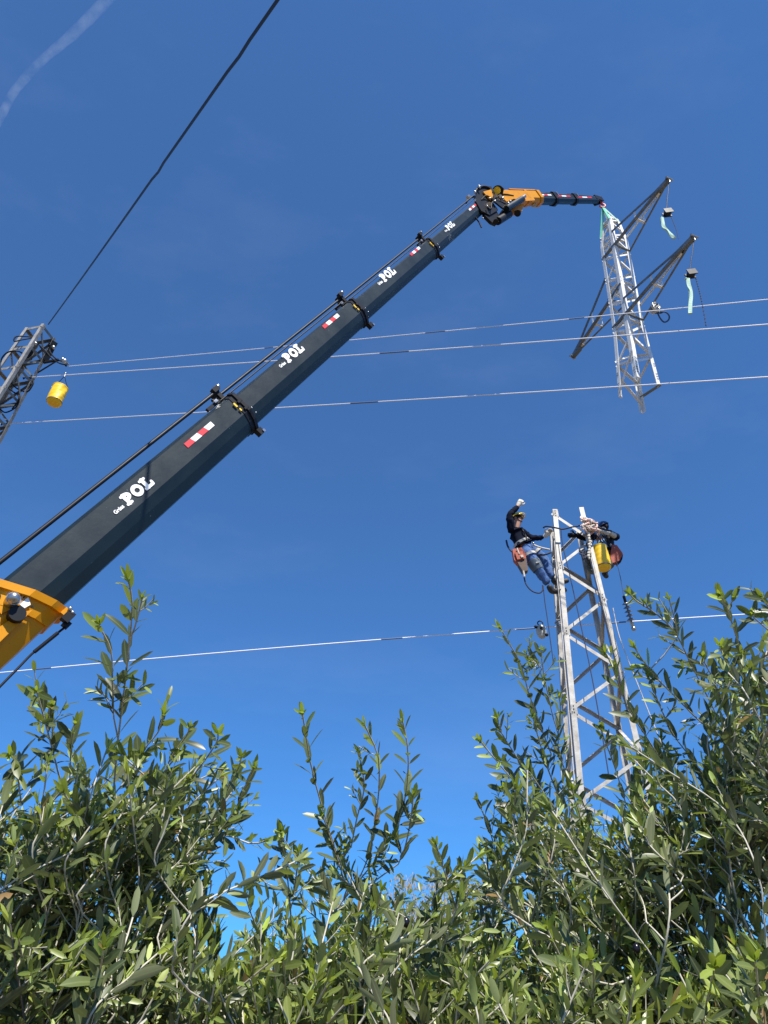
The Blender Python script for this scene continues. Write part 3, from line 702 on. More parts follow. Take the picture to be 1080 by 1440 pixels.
    def jbox(mb, s0, s1, w, h, w2=None, h2=None, qo=0, qo2=None):
        w2 = w2 or w; h2 = h2 or h; qo2 = qo if qo2 is None else qo2
        def pr(w, h, qo): return [(-.8 * w, h + qo), (.8 * w, h + qo), (w, .8 * h + qo), (w, -.5 * h + qo), (.5 * w, -h + qo), (-.5 * w, -h + qo), (-w, -.5 * h + qo), (-w, .8 * h + qo)]
        a = [jat(s0, p, q) for p, q in pr(w, h, qo)]; b_ = [jat(s1, p, q) for p, q in pr(w2, h2, qo2)]; k = len(a)
        mb.add(a + b_, [tuple(range(k)), tuple(range(2 * k - 1, k - 1, -1))] + [(i, i + k, (i + 1) % k + k, (i + 1) % k) for i in range(k)])
    s1, s2 = s_j(708), s_j(755)
    sx = [s_j(v) for v in (752, 777, 806, 838)]
    one('jib_base', M['orange'], root, lambda mb: (jbox(mb, s1, s2, .11, .140, .12, .135, 0, 0), jbox(mb, s2 - .10, s2 + .02, .14, .15)))
    one('jib_collar', M['orange'], root, lambda mb: jbox(mb, s_j(735), s_j(738), .132, .155))
    ww = [.095, .082, .068]; hh = [.112, .096, .080]
    for i in range(3):
        one('jib_section', M['boom'], root, lambda mb: jbox(mb, sx[i] - .1, sx[i + 1], ww[i], hh[i]))
        if i < 2: 
            cj = one('jib_collar', M['black'], root, lambda mb: (jbox(mb, sx[i + 1] - .05, sx[i + 1] + .05, ww[i] + .02, hh[i] + .03), mb.box(jat(sx[i + 1], 0, hh[i] + .05), jt, jn, ju, .22, .03, .05)))
            one('pipe_fitting', M['chrome'], cj, lambda mb: mb.box(jat(sx[i + 1] + .12, ww[i] + .02, hh[i] * .5), jt, jn, ju, .05, .02, .10))
        mb = MB(); e = ww[i] + .003; a0 = sx[i] + .14; ln = (sx[i + 1] - sx[i]) * .62
        for k in range(3):
            mb.box(jat(a0 + ln * (k + .5) / 3, e, hh[i] * .28), jt, jn, ju, ln / 3, .003, .034, mi=k % 2 if i else 1 - k % 2)
        mb.build('reflective_panel', [M['redp'], M['whitep']], root)
    one('jib_rail', M['orange'], root, lambda mb: mb.box(jat((s2 + s1) / 2 + .1, .10, .145), jt, jn, ju, (s2 - s1) * .8, .03, .02))
    one('jib_cylinder', M['black'], root, lambda mb: (mb.tube([jat(s2 + .1, .0, .16), jat(sx[3] - .2, .0, .115)], .025, 8),))
    # hook end
    he = one('hook_head', M['black'], root, lambda mb: (mb.beam(jat(sx[3] - .1, .06, .05), tip + n * .05, .03, .12, ju), mb.beam(jat(sx[3] - .1, -.06, -.05), tip - n * .05, .03, .12, ju)))
    hk = one('hook', M['hookred'], root, lambda mb: (mb.tube([tip, tip - ZV * .16], .035, 8), mb.tube([tip - ZV * .16 + Vector((math.cos(a_) * .07, 0, math.sin(a_) * .07 - .06)) for a_ in np.linspace(1.6, -3.0, 12)], .022, 8)))
    one('sheave', M['chrome'], root, lambda mb: mb.tube([tip + n * .05 + ju * .05, tip - n * .05 + ju * .05], .05, 14))
    # knuckle: side plates, orange bearing, drum, linkage, fold cylinders
    plate('knuckle_plate', [(668, 283), (670, 268), (680, 262), (690, 263), (695, 272), (692, 285), (700, 296), (688, 303), (676, 297)], .10, .03, M['black'])
    plate('knuckle_plate', [(668, 283), (670, 268), (680, 262), (690, 263), (695, 272), (692, 285), (700, 296), (688, 303), (676, 297)], -.10, .03, M['black'])
    for off in (.135, -.135):
        plate('cheek_plate', [(679, 270), (690, 267), (693, 276), (690, 282), (685, 277)], off, .02, M['orange'])
        plate('link_plate', [(708, 268), (745, 269), (752, 282), (738, 283), (722, 280), (712, 284), (706, 278)], off * 1.02, .02, M['orange'])
    rod('hose_drum', (700, 269), (700, 269), .11, -.08, M['black'], off2=.14, nseg=20)
    rod('drum_cap', (699, 268), (699, 268), .07, .14, M['yellow_bag'], off2=.165, nseg=18)
    arc = [K(670 + 0 + 12 * math.cos(a_) * 1.0 + 10, 273 - 11 * math.sin(a_), .13) for a_ in np.linspace(2.9, .2, 10)]
    one('hose_guard', M['rubber'], root, lambda mb: (mb.tube(arc, .022, 8), mb.tube([p - n * .26 for p in arc], .022, 8)))
    arc2 = [K(701 + 9 * math.cos(a_), 271 - 8.5 * math.sin(a_), .1) for a_ in np.linspace(3.0, -.3, 10)]
    one('hose', M['rubber'], root, lambda mb: mb.tube(arc2, .016, 8))
    # linkage below
    plate('link_arm', [(678, 290), (688, 287), (700, 303), (703, 309), (697, 317), (690, 314), (680, 304)], .06, .06, M['black'])
    plate('link_arm', [(678, 290), (688, 287), (700, 303), (703, 309), (697, 317), (690, 314), (680, 304)], -.08, .05, M['black'])
    plate('link_arm', [(690, 280), (697, 278), (722, 290), (719, 296), (706, 293)], .15, .03, M['black'])
    plate('link_arm', [(707, 294), (712, 296), (704, 312), (698, 309)], .0, .10, M['black'])
    rod('fold_cylinder', (700, 311), (716, 301), .075, .06, M['black'])
    rod('fold_cylinder', (712, 294), (734, 280), .062, .17, M['boom'])
    rod('cylinder_rod', (731, 281), (738, 276), .035, .17, M['chrome'])
    rod('pin', (697, 312), (697, 312), .05, -.14, M['black'], off2=.14)
    rod('pin', (728, 300), (728, 300), .065, -.10, M['black'], off2=.12)
    rod('pin', (712, 290), (712, 290), .035, -.2, M['chrome'], off2=.2)
    rod('pin', (688, 287), (688, 287), .04, -.16, M['chrome'], off2=.17)
    rod('pin', (752, 289), (752, 289), .04, -.14, M['chrome'], off2=.16)
    rod('pin', (697, 275), (697, 275), .035, -.2, M['chrome'], off2=.19)
    rod('pin', (704, 276), (704, 276), .028, -.2, M['whitep'], off2=.20)
    plate('jib_foot', [(716, 292), (734, 290), (731, 300), (720, 300)], .0, .12, M['orange'])
    one('hose', M['rubber'], root, lambda mb: mb.tube(spline([K(684, 288, .12), K(690, 294, .16), K(692, 285, .16), K(699, 282, .16), K(712, 287, .17)], 5), .014, 6))
    one('hose', M['rubber'], root, lambda mb: mb.tube(spline([K(677, 281, .12), K(684, 275, .16), K(694, 280, .16), K(706, 273, .16), K(722, 275, .15)], 5), .012, 6))
    one('hose', M['rubber'], root, lambda mb: mb.tube(spline([K(667, 303, .05), K(671, 309, .05), K(674, 313, .05), K(677, 320, .05)], 5), .014, 6))
    one('fitting', M['chrome'], root, lambda mb: [mb.ball(K(x, y, .17), r_, n=8) for x, y, r_ in ((668, 270, .03), (674, 263, .035), (685, 290, .022), (696, 283, .025), (707, 279, .03), (715, 286, .03), (679, 307, .02), (718, 283, .022), (689, 279, .02))])
    one('ladder_clip', M['chrome'], root, lambda mb: mb.box(at(LEN - .25, .0, Hh[3] + .15), t, n, u, .10, .05, .07))
    return dict(root=root, tip=tip, at=at, n=n)
CR = crane()

# ---------------------------------------------------------------- lifting sling between hook and pylon head
def sling():
    hk = CR['tip'] - ZV * .28; c = HP['corner']; tz = HP['top'].z
    root = thing('lifting_sling', hk, 'green webbing sling hanging from the crane hook to the pylon section', 'sling')
    for k, m_ in (('L', M['sling']), ('N', M['sling']), ('R', M['strap']), ('M', M['strap'])):
        e = c(k, tz - (.55 if k == 'L' else .2)); s_ = {'N': .05, 'L': .055, 'R': .04, 'M': .04}[k]
        one('sling_leg', m_, root, lambda mb: mb.beam(hk, e, s_, .012, Vector((0, 1, 0))))
sling()

# ---------------------------------------------------------------- conductors
def idepth(x): return 1.0 / (1 / 20.0 + (x / 1080.0) * (1 / 13.1 - 1 / 20.0))
def wire(name, pts, r, m_, label, cat, dark=(), dm=None, group=None, n=6):
    ps = [P(x, y, d) for x, y, d in pts]; ps = spline(ps, 8)
    mb = MB(); mb.tube(ps, r, n); o = mb.build(name, m_); tag(o, label, cat, group)
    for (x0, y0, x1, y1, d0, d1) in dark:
        m2 = MB(); m2.tube([P(x0, y0, d0), P(x1, y1, d1)], r * 1.25, 8); m2.build('dark_stretch', dm or M['wire_dark'], o)  # darker, slightly thicker stretch of the wire
    return o
def quadw(xs, ys, x): 
    c = np.polyfit(xs, ys, 2); return float(np.polyval(c, x))
GW = 'pale conductors crossing the sky'
def line(xs, ys, x0, x1, r, label, darks, dfun=idepth):
    pts = [(x, quadw(xs, ys, x), dfun(x)) for x in np.linspace(x0, x1, 9)]
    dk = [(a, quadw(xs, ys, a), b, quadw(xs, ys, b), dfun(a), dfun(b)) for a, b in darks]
    return wire('power_line', pts, r, M['alu'], label, 'power line', dk, group=GW)
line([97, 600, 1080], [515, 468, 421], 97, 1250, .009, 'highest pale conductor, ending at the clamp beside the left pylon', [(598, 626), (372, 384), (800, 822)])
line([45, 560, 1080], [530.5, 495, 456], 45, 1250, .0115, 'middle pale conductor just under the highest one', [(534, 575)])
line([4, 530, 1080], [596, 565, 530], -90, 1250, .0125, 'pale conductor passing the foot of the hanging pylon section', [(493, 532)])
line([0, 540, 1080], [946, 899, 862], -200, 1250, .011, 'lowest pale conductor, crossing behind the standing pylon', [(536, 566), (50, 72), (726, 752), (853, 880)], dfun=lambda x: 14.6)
# left remainders beyond the left pylon
wire('power_line', [(-120, 517, 20.2), (8, 528, 20)], .016, M['alu'], 'short end of conductor entering the left pylon from the picture edge', 'power line')if False else None
# thick cable rising from the left pylon over the camera
cp = [(68, 456, 19.9), (105, 407, 16.5), (150, 343, 13.5), (205, 265, 10.9), (262, 186, 8.9), (318, 102, 7.3), (324, 92, 7.1), (358, 47, 6.5), (390, -2, 5.9), (430, -62, 5.3)]
ww_ = [P(*q) for q in cp]
_w = P(cp[0][0], cp[0][1], cp[0][2]); 
mbw = MB()
# the real cable is a shallow sag between the pylon and a pole behind the camera
pa = P(68, 456, 19.9); pb = P(392, -5, 6.2)
pts = []
for k in range(61):
    s_ = k / 60 * 1.15; p = pa.lerp(pb, s_); p = p + ZV * (-.35 * s_ * (1.15 - s_)) 
    # slight kinks where the strand was bent
    kk = {39: .012, 49: .008}.get(k, 0)
    p = p + Vector((kk, kk * .4, 0)); pts.append(p)
mbw.tube(pts, .0155, 8); o = mbw.build('overhead_cable', M['cable']); tag(o, 'thick black cable running from the left pylon up out of the picture', 'cable')

# string insulator at the left end of the highest conductor
def clamp(x, y, d, label, m_=M['insul'], dirpx=(12, 6), n=3, r=.05):
    p = P(x, y, d); q = P(x + dirpx[0], y + dirpx[1], d); ax = (q - p); mb = MB()
    for k in range(n):
        c = p + ax * (k / n); mb.tube([c, c + ax * (.3 / n)], [r, r * .55], 12)
        mb.tube([c + ax * (.3 / n), c + ax * (1 / n)], r * .3, 8)
    o = mb.build('line_clamp', m_); return tag(o, label, 'clamp')
clamp(86, 507, 19.2, 'dark clamp on the end of the jumper cable by the highest conductor', M['insul'])
m_ = MB(); m_.ball(P(91, 508, 19.1), .07); m_.ball(P(88, 505, 19.1), .045)
tag(m_.build('cable_clip', M['chrome']), 'small bright metal clip on the jumper cable clamp', 'clip')
clamp(33, 531.5, 19.8, 'dark strain clamp of the middle conductor at the left pylon', M['black'], (14, -.6), 3, .045)
clamp(2, 596.5, 19.9, 'dark strain clamp of the third conductor at the picture edge', M['black'], (12, -.8), 3, .04)

# pulleys either side of the standing pylon
def pulley_left():
    c = P(761, 887, 14.5); root = thing('line_pulley', c, 'pale pulley block on the lowest conductor left of the standing pylon', 'pulley')
    sx_ = Vector((1, 0, 0))
    one('housing', M['porcelain'], root, lambda mb: mb.ball(c - ZV * .02, .12, sx=.85, sy=.5, sz=1.3, n=14))
    one('wheel', M['black'], root, lambda mb: (mb.tube([c + Vector((0, -.07, .03)), c + Vector((0, .05, .03))], .035, 14),))
    one('eye', M['black'], root, lambda mb: mb.tube([c + Vector((math.cos(a_) * .05, 0, .16 + math.sin(a_) * .05)) for a_ in np.linspace(0, 6.28, 14)], .012, 6))
    one('side_lug', M['black'], root, lambda mb: (mb.ball(c + Vector((-.10, -.03, .07)), .035), mb.ball(c + Vector((.09, -.03, -.1)), .035)))
pulley_left()
def ins_right():
    p = P(877, 838, 14.6); q = P(891, 884, 14.5); root = thing('line_insulator', p, 'dark insulator string hanging right of the standing pylon', 'insulator')
    ax = q - p
    for k in range(5):
        c = p.lerp(q, .2 + k * .12)
        one('insulator_disc', M['insul'], root, lambda mb: (mb.tube([c, c + ax * .05, c + ax * .07], [.035, .085, .02], 14), mb.tube([c, c + ax * .12], .02, 8)))
    one('end_fitting', M['chrome'], root, lambda mb: (mb.tube([p.lerp(q, .8), q], .035, 10), mb.ball(q, .05)))
    one('top_fitting', M['black'], root, lambda mb: mb.tube([p, p.lerp(q, .2)], .03, 8))
ins_right()

# ---------------------------------------------------------------- things hanging from the arm tips
def hang(tipp, px_block, strap_px, rope_px, lab1, lab2, lab3, purple=False):
    P_ = lambda x, y, d_=0: P_pl(x, y, tipp, Vector((0, 1, 0)))
    c = P_(px_block[0], px_block[1]); root = thing('pulley_block', c, lab1, 'pulley')
    one('cheek', M['black'], root, lambda mb: (mb.box(c + Vector((0, -.05, 0)), Vector((.93, 0, .2)).normalized(), Vector((0, 1, 0)), Vector((-.2, 0, .93)).normalized(), .17, .02, .13), mb.box(c + Vector((0, .05, 0)), Vector((.93, 0, .2)).normalized(), Vector((0, 1, 0)), Vector((-.2, 0, .93)).normalized(), .17, .02, .13)))
    one('wheel', M['black'], root, lambda mb: mb.tube([c - Vector((0, .045, 0)), c + Vector((0, .045, 0))], .075, 14))
    one('hook', M['black'], root, lambda mb: mb.tube([c + ZV * .05, c + ZV * .12, tipp.lerp(c, .5), tipp - ZV * .1], .008, 6))
    # strap: a twisting flat ribbon
    mb = MB(); ps = spline([P_(x, y) for x, y in strap_px], 5)
    for i in range(len(ps) - 1):
        a_ = .45 * math.sin(i * .45 + 1); a2 = .45 * math.sin((i + 1) * .45 + 1); wd = .032
        s0 = Vector((math.cos(a_), math.sin(a_), 0)) * wd; s1 = Vector((math.cos(a2), math.sin(a2), 0)) * wd
        f0 = Vector((-s0.y, s0.x, 0)).normalized() * .016; f1 = Vector((-s1.y, s1.x, 0)).normalized() * .016
        A = [ps[i] - s0 - f0, ps[i] + s0 - f0, ps[i] + s0 + f0, ps[i] - s0 + f0]; B = [ps[i + 1] - s1 - f1, ps[i + 1] + s1 - f1, ps[i + 1] + s1 + f1, ps[i + 1] - s1 + f1]
        mb.add(A + B, [(k, (k + 1) % 4, (k + 1) % 4 + 4, k + 4) for k in range(4)] + ([(3, 2, 1, 0)] if i == 0 else []) + ([(4, 5, 6, 7)] if i == len(ps) - 2 else []), 0, False)
    tag(mb.build('tie_strap', M['strap']), lab2, 'strap')
    mb = MB(); ps = spline([P_(x, y) for x, y in rope_px], 6)
    if purple:
        for k in range(len(ps) - 1): 
            if k % 1 == 0: mb.ball(ps[k].lerp(ps[k + 1], .5), .014, n=5)
    mb.tube(ps, .006, 5)
    tag(mb.build('hand_line', M['rope_dark']), lab3, 'rope')
hang(HP['t2'], (939, 299), [(931, 306), (932, 314), (934, 320), (939, 325), (944, 331), (948, 335)], [(943, 303), (948, 315), (952, 326), (954, 336)],
     'black pulley block under the tip of the upper arm', 'short pale green strap below the upper arm', 'thin dark line beside the short green strap')
hang(HP['t1'], (972, 385), [(965, 393), (967, 392), (969, 402), (971.5, 412), (971, 425), (970.5, 441)], [(978, 390), (983, 408), (988, 430), (993, 459)],
     'black pulley block under the tip of the lower right arm', 'long pale green strap below the lower right arm', 'knotted thin line dangling beside the long green strap', True)
# tangle of rope and blue hose on the far side of the lower right arm
def tangle():
    d = proj(HP['corner']('R', 14.03))[2] - .6; mb = MB(); rg = random.Random(11)
    ctr = (921, 434)
    for k in range(9):
        pp = []
        for j in range(6): pp.append(P(ctr[0] + rg.gauss(0, 4.2), ctr[1] + rg.gauss(0, 5.5), d + rg.uniform(-.15, .15)))
        mb.tube(spline(pp, 4), rg.choice([.012, .018, .025]), 6, mi=k % 3)
    mb.ball(P(921, 430, d), .07, 0); mb.ball(P(917, 438, d), .05, 2)
    tag(mb.build('rope_tangle', [M['rope_dark'], M['rope_pale'], M['chrome']]), 'dark tangle of rope and metal on the lower right arm', 'rope')
    hb = MB(); hb.tube(spline([P(x, y, d) for x, y in [(924, 438), (928, 447), (934, 453), (940, 450), (941, 444), (936, 439), (927, 438)]], 6), .016, 8)
    tag(hb.build('hose_loop', M['hose_blue']), 'blue hose loop hanging from the lower right arm', 'hose')
tangle()

# ---------------------------------------------------------------- yellow tool buckets
def bucket(ctop, cbot, r0, r1, label, hookpt=None, brown=True):
    ctop, cbot = Vector(ctop), Vector(cbot); ax = (cbot - ctop); root = thing('tool_bucket', cbot, label, 'bucket')
    n_ = 28
    f = [0, .03, .05] + [.05 + .83 * k / 14 for k in range(1, 15)]; rr = [r0 * 1.03, r0 * 1.03, r0] + [r0 + (r1 - r0) * k / 14 for k in range(1, 15)]
    rg = random.Random(4)
    mb = MB(); mb.tube([ctop + ax * k for k in f], rr, n_, caps=False)
    # inner wall
    mb.tube([ctop + ax * k for k in f], [q - .008 for q in rr], n_, caps=False)
    # give the tarpaulin soft dents
    vs = []
    for (x, y, z) in mb.v:
        v = Vector((x, y, z)); h = (v - ctop).dot(ax) / ax.length_squared; c = ctop + ax * h; rad = v - c; a_ = math.atan2(rad.y, rad.x)
        vs.append(tuple(c + rad * (1 + .05 * math.sin(a_ * 3 + h * 5) * (.3 + h) + .03 * math.sin(a_ * 7 + h * 9) + .012 * math.sin(a_ * 2 + h * 31))))
    mb.v = vs
    mb.build('shell', M['yellow_bag'], root)
    one('base_band', M['leather'], root, lambda mb: mb.tube([ctop + ax * .86, ctop + ax * .91], [r1 * 1.03, r1 * 1.03], n_, caps=False))
    one('base', M['yellow_bag'], root, lambda mb: mb.tube([ctop + ax * .90, ctop + ax * .97, ctop + ax * 1.0], [r1 * 1.0, r1 * .9, r1 * .7], n_))
    if hookpt is not None:
        s = ax.cross(Vector((0, 1, 0))).normalized()
        one('handle', M['rope_dark'], root, lambda mb: mb.tube(spline([ctop + s * r0, ctop.lerp(hookpt, .6) + s * r0 * .4, hookpt, ctop.lerp(hookpt, .6) - s * r0 * .4, ctop - s * r0], 4), .009, 6))
        one('hook', M['chrome'], root, lambda mb: (mb.tube([hookpt, hookpt + ZV * .12], .02, 6), mb.ball(hookpt + ZV * .13, .03)))
        one('handle_clip', M['whitep'], root, lambda mb: mb.ball(ctop - s * r0 * 1.05, .035))
    return root
bd = 19.0
bucket(P(85, 545, bd), P(85, 545, bd) - ZV * .57 + Vector((-.03, 0, 0)), .19, .185, 'yellow bucket hanging alone beside the left pylon', P(90.5, 530, bd))

# ================================================================ people
YV = Vector((0, 1, 0)); YL = LP['corner']('A', LP['ztop'] - .6).y
def VP_(x, y, yy): return P_pl(x, y, Vector((0, yy, 0)), YV)
def skinned(name, verts, edges, m_, parent, sub=2, extra=None, label=None):
    """one continuous surface grown round a joint graph"""
    off = Vector((0, 0, 0)); q = parent
    while q is not None: off += q.location; q = q.parent
    me = bpy.data.meshes.new(name); me.from_pydata([tuple(Vector(v[0]) - off) for v in verts], edges, [])
    o = bpy.data.objects.new(name, me); COL.objects.link(o)
    md = o.modifiers.new('s', 'SKIN'); md.use_smooth_shade = True; md.branch_smoothing = .6
    for i, v in enumerate(verts):
        r_ = v[1]; me.skin_vertices[0].data[i].radius = (r_, r_) if not isinstance(r_, tuple) else r_
        me.skin_vertices[0].data[i].use_root = (i == 0)
    sb = o.modifiers.new('d', 'SUBSURF'); sb.levels = sub; sb.render_levels = sub
    dg = bpy.context.evaluated_depsgraph_get(); nm = bpy.data.meshes.new_from_object(o.evaluated_get(dg))
    bpy.data.objects.remove(o); nm.name = name; nm.materials.clear(); nm.materials.append(m_)
    for p in nm.polygons: p.use_smooth = True
    # cloth folds: fine displacement
    if extra:
        co = np.empty(len(nm.vertices) * 3); nm.vertices.foreach_get('co', co); co = co.reshape(-1, 3)
        no = np.empty(len(nm.vertices) * 3); nm.vertices.foreach_get('normal', no); no = no.reshape(-1, 3)
        d = np.sin(co[:, 2] * 38 + 6 * np.sin(co[:, 0] * 14)) * np.sin(co[:, 0] * 31 + 4 * np.cos(co[:, 2] * 17)) * extra
        nm.vertices.foreach_set('co', (co + no * d[:, None]).ravel()); nm.update()
    ob = bpy.data.objects.new(name, nm); COL.objects.link(ob); ob.parent = parent
    if label: ob['label'] = label
    return ob
def hand(mb, wrist, palm, fdir, side, s=1.0, curl=.5):
    """palm with five curled fingers; side = towards the thumb"""
    wrist, palm = Vector(wrist), Vector(palm); f = Vector(fdir).normalized(); sd = Vector(side); sd = (sd - f * sd.dot(f)).normalized(); nn = f.cross(sd)
    mb.tube([wrist, wrist.lerp(palm, .5), palm], [.030 * s, .040 * s, .040 * s], 8)
    mb.ball(palm, .046 * s, n=10)
    for k, ln in enumerate((.075, .085, .08, .062)):
        b0 = palm + f * .025 * s + sd * (.030 - .020 * k) * s
        b1 = b0 + f * ln * .45 * s + nn * curl * .015; b2 = b1 + (f * (1 - curl) + nn * curl) * ln * .35 * s; b3 = b2 + (f * (.6 - curl) + nn * curl * 1.2) * ln * .3 * s
        mb.tube([b0, b1, b2, b3], [.0125 * s, .012 * s, .011 * s, .009 * s], 6)
    t0 = palm + sd * .035 * s - f * .02 * s; mb.tube([t0, t0 + (sd + f * .6).normalized() * .04 * s, t0 + (sd * .6 + f).normalized() * .07 * s], [.015 * s, .013 * s, .010 * s], 6)
def head(root, c, face, up, helmet_mat, r=.1, hair=True):
    c = Vector(c); f = Vector(face).normalized(); up = Vector(up); up = (up - f * up.dot(f)).normalized(); s = f.cross(up)
    B = Matrix((s, f, up)).transposed()
    def X(x, y, z): return c + B @ Vector((x, y, z)) * (r / .1)
    # features added to the head
    one('nose', M['skin'], root, lambda mb: mb.tube([X(0, .090, .015), X(0, .118, -.018), X(0, .098, -.028)], [.008, .014, .008], 8))
    one('ear', M['skin'], root, lambda mb: mb.ball(X(.082, 0, -.01), .024, n=8))
    one('ear', M['skin'], root, lambda mb: mb.ball(X(-.082, 0, -.01), .024, n=8))
    for q in (-1, 1): one('eye', M['black'], root, lambda mb: mb.ball(X(q * .032, .090, .012), .010, n=8))
    one('mouth', M['pouch'], root, lambda mb: mb.tube([X(-.024, .088, -.055), X(0, .094, -.057), X(.024, .088, -.055)], .005, 6))
    if hair: one('hair', M['black'], root, lambda mb: mb.ball(X(0, -.022, .012), .098, n=14))
    # helmet: shell + brim + chin strap
    def shell(mb):
        n_ = 20; vs = []; fs = []
        for i in range(8):
            th = math.pi / 2 * i / 7
            for k in range(n_):
                a = 2 * math.pi * k / n_; vs.append(X(math.sin(th) * math.cos(a) * .115, math.sin(th) * math.sin(a) * .135, .028 + math.cos(th) * .105))
        for i in range(7):
            for k in range(n_): fs.append((i * n_ + k, (i + 1) * n_ + k, (i + 1) * n_ + (k + 1) % n_, i * n_ + (k + 1) % n_))
        mb.add(vs, fs, 0, True)
        rim = [X(math.cos(a) * .118, math.sin(a) * .138 + (.03 if math.sin(a) > .3 else 0) * math.sin(a), .028) for a in np.linspace(0, 2 * math.pi, 25)]
        mb.tube(rim, .008, 6)
        mb.tube([X(0, -.11, .10), X(0, 0, .137), X(0, .11, .10)], .010, 6)
    one('helmet', helmet_mat, root, shell)
    one('chin_strap', M['black'], root, lambda mb: mb.tube([X(.085, .01, .03), X(.06, .045, -.075), X(0, .06, -.098), X(-.06, .045, -.075), X(-.085, .01, .03)], .006, 5))

def worker_left():
    D = 15.0
    def J(x, y, o=0.0): return VP_(x, y, YL - .04 + o)
    root = thing('person', J(772, 833), 'worker in yellow helmet and blue jeans leaning off the pylon, one arm raised', 'person')
    pelv, sp, ch, nk, hd = J(737, 770), J(731, 760), J(726, 750), J(727, 742, .0), J(728.5, 731)
    sn, en, wn = J(718.5, 745, -.16), J(716.5, 724, -.22), J(728, 712, -.2)
    sf, ef, wf = J(735, 748, .14), J(747, 757.5, .16), J(765, 755.5, .08)
    hn, kn, an = J(739, 773, -.09), J(753, 795, -.12), J(771, 822, -.08)
    hf, kf, af = J(746, 771, .1), J(765, 787, .12), J(776.5, 813, .1)
    bn, tn = J(776, 832, -.02), J(797, 829.5, .05); bf, tf = J(782, 820, .16), J(800, 816, .2)
    V = [(pelv, .07), (sp, .05), (ch, .05), (nk, .055), (hd, (.085, .095)), (sn, .03), (en, .035), (wn, .028), (sf, .03), (ef, .035), (wf, .028),
         (hn, .07), (kn, .065), (an, .04), (hf, .085), (kf, .065), (af, .04), (hd + Vector((0.0, 0, .07)), .075)]
    E = [(0, 1), (1, 2), (2, 3), (3, 4), (4, 17), (2, 5), (5, 6), (6, 7), (2, 8), (8, 9), (9, 10), (0, 11), (11, 12), (12, 13), (0, 14), (14, 15), (15, 16)]
    skinned('body', V, E, M['skin'], root)
    V2 = [(sp, (.165, .15)), (ch, (.185, .16)), (ch.lerp(nk, .7), .10), (sn, .095), (sn.lerp(en, .5), .082), (en, .072), (en.lerp(wn, .5), .062), (wn, .048), (sf, .095), (sf.lerp(ef, .5), .08), (ef, .068), (ef.lerp(wf, .5), .058), (wf, .046), (pelv.lerp(sp, .35), (.155, .145))]
    E2 = [(0, 1), (1, 2), (1, 3), (3, 4), (4, 5), (5, 6), (6, 7), (1, 8), (8, 9), (9, 10), (10, 11), (11, 12), (0, 13)]
    skinned('jersey', V2, E2, M['navy'], root, extra=.010)
    V3 = [(pelv, (.16, .15)), (hn, .125), (hn.lerp(kn, .5), .125), (kn, .112), (kn.lerp(an, .5), .095), (an, .075), (hf, .12), (hf.lerp(kf, .5), .12), (kf, .105), (kf.lerp(af, .5), .088), (af, .07), (pelv.lerp(sp, .3), .145)]
    E3 = [(0, 1), (1, 2), (2, 3), (3, 4), (4, 5), (0, 6), (6, 7), (7, 8), (8, 9), (9, 10), (0, 11)]
    skinned('trousers', V3, E3, M['denim'], root, extra=.014)
    for a_, b_, t_, m_ in ((an, bn, tn, M['boot']), (af, bf, tf, M['boot'])):
        skinned('boot', [(a_, .062), (a_.lerp(b_, .6), .064), (b_, .062), (b_.lerp(t_, .55), .058), (t_, .046)], [(0, 1), (1, 2), (2, 3), (3, 4)], m_, root)
    # knee patch wraps the near knee
    dirn = (an - hn).normalized()
    one('knee_patch', M['pad'], root, lambda mb: mb.tube([kn.lerp(hn, .22), kn, kn.lerp(an, .25)], [.128, .124, .112], 14, caps=False))
    one('knee_strap', M['web'], root, lambda mb: mb.box(kn - Vector((-.02, .128, .01)), Vector((.93, 0, .3)).normalized(), Vector((0, 1, 0)), Vector((-.3, 0, .93)).normalized(), .07, .012, .025))
    # thigh strap and belt of the harness
    def ring(c, ax, r_, rr=.014, flat=1.0, n_=22):
        ax = Vector(ax).normalized(); u_ = ax.orthogonal().normalized(); v_ = ax.cross(u_)
        return [Vector(c) + (u_ * math.cos(a) + v_ * math.sin(a)) * r_ for a in np.linspace(0, 2 * math.pi, n_)]
    def band(mb, c, ax, r_, w_=.03):
        ax = Vector(ax).normalized(); mb.tube([Vector(c) - ax * w_, Vector(c) + ax * w_], [r_, r_], 20, caps=False)
    one('belt', M['web'], root, lambda mb: band(mb, pelv.lerp(sp, .45), sp - pelv, .178, .028))
    one('thigh_strap', M['web'], root, lambda mb: band(mb, hn.lerp(kn, .42), kn - hn, .138, .026))
    one('thigh_strap', M['web'], root, lambda mb: band(mb, hf.lerp(kf, .42), kf - hf, .132, .026))
    one('shoulder_strap', M['black'], root, lambda mb: mb.tube(spline([sf + Vector((-.02, -.07, .06)), ch + Vector((.10, -.15, -.02)), sp + Vector((.09, -.15, .03)), pelv.lerp(sp, .4) + Vector((.05, -.175, 0))], 5), .014, 6))
    one('buckle', M['chrome'], root, lambda mb: mb.ball(J(742, 757, -.16), .022, n=8)); one('buckle', M['chrome'], root, lambda mb: mb.ball(J(750, 764, -.12), .022, n=8))
    g = MB(); hand(g, wn, J(731, 706.5, -.19), (J(735, 702, -.2) - J(731, 707, -.2)), (1, 0, -.6), 1.25, .75); g.build('glove', M['glove'], root)
    g = MB(); hand(g, wf, J(771, 749.5, .02), (J(774, 744, -.02) - J(769, 751, .05)), (-.6, -.6, .3), 1.25, .6); g.build('glove', M['glove'], root)
    head(root, hd + Vector((0, 0, .02)), (.62, -.62, .12), (-.12, .1, 1), M['helmet'], .1)
    one('cuff', M['skin'], root, lambda mb: mb.tube([wn.lerp(en, -.04), wn.lerp(en, .06)], .042, 10))
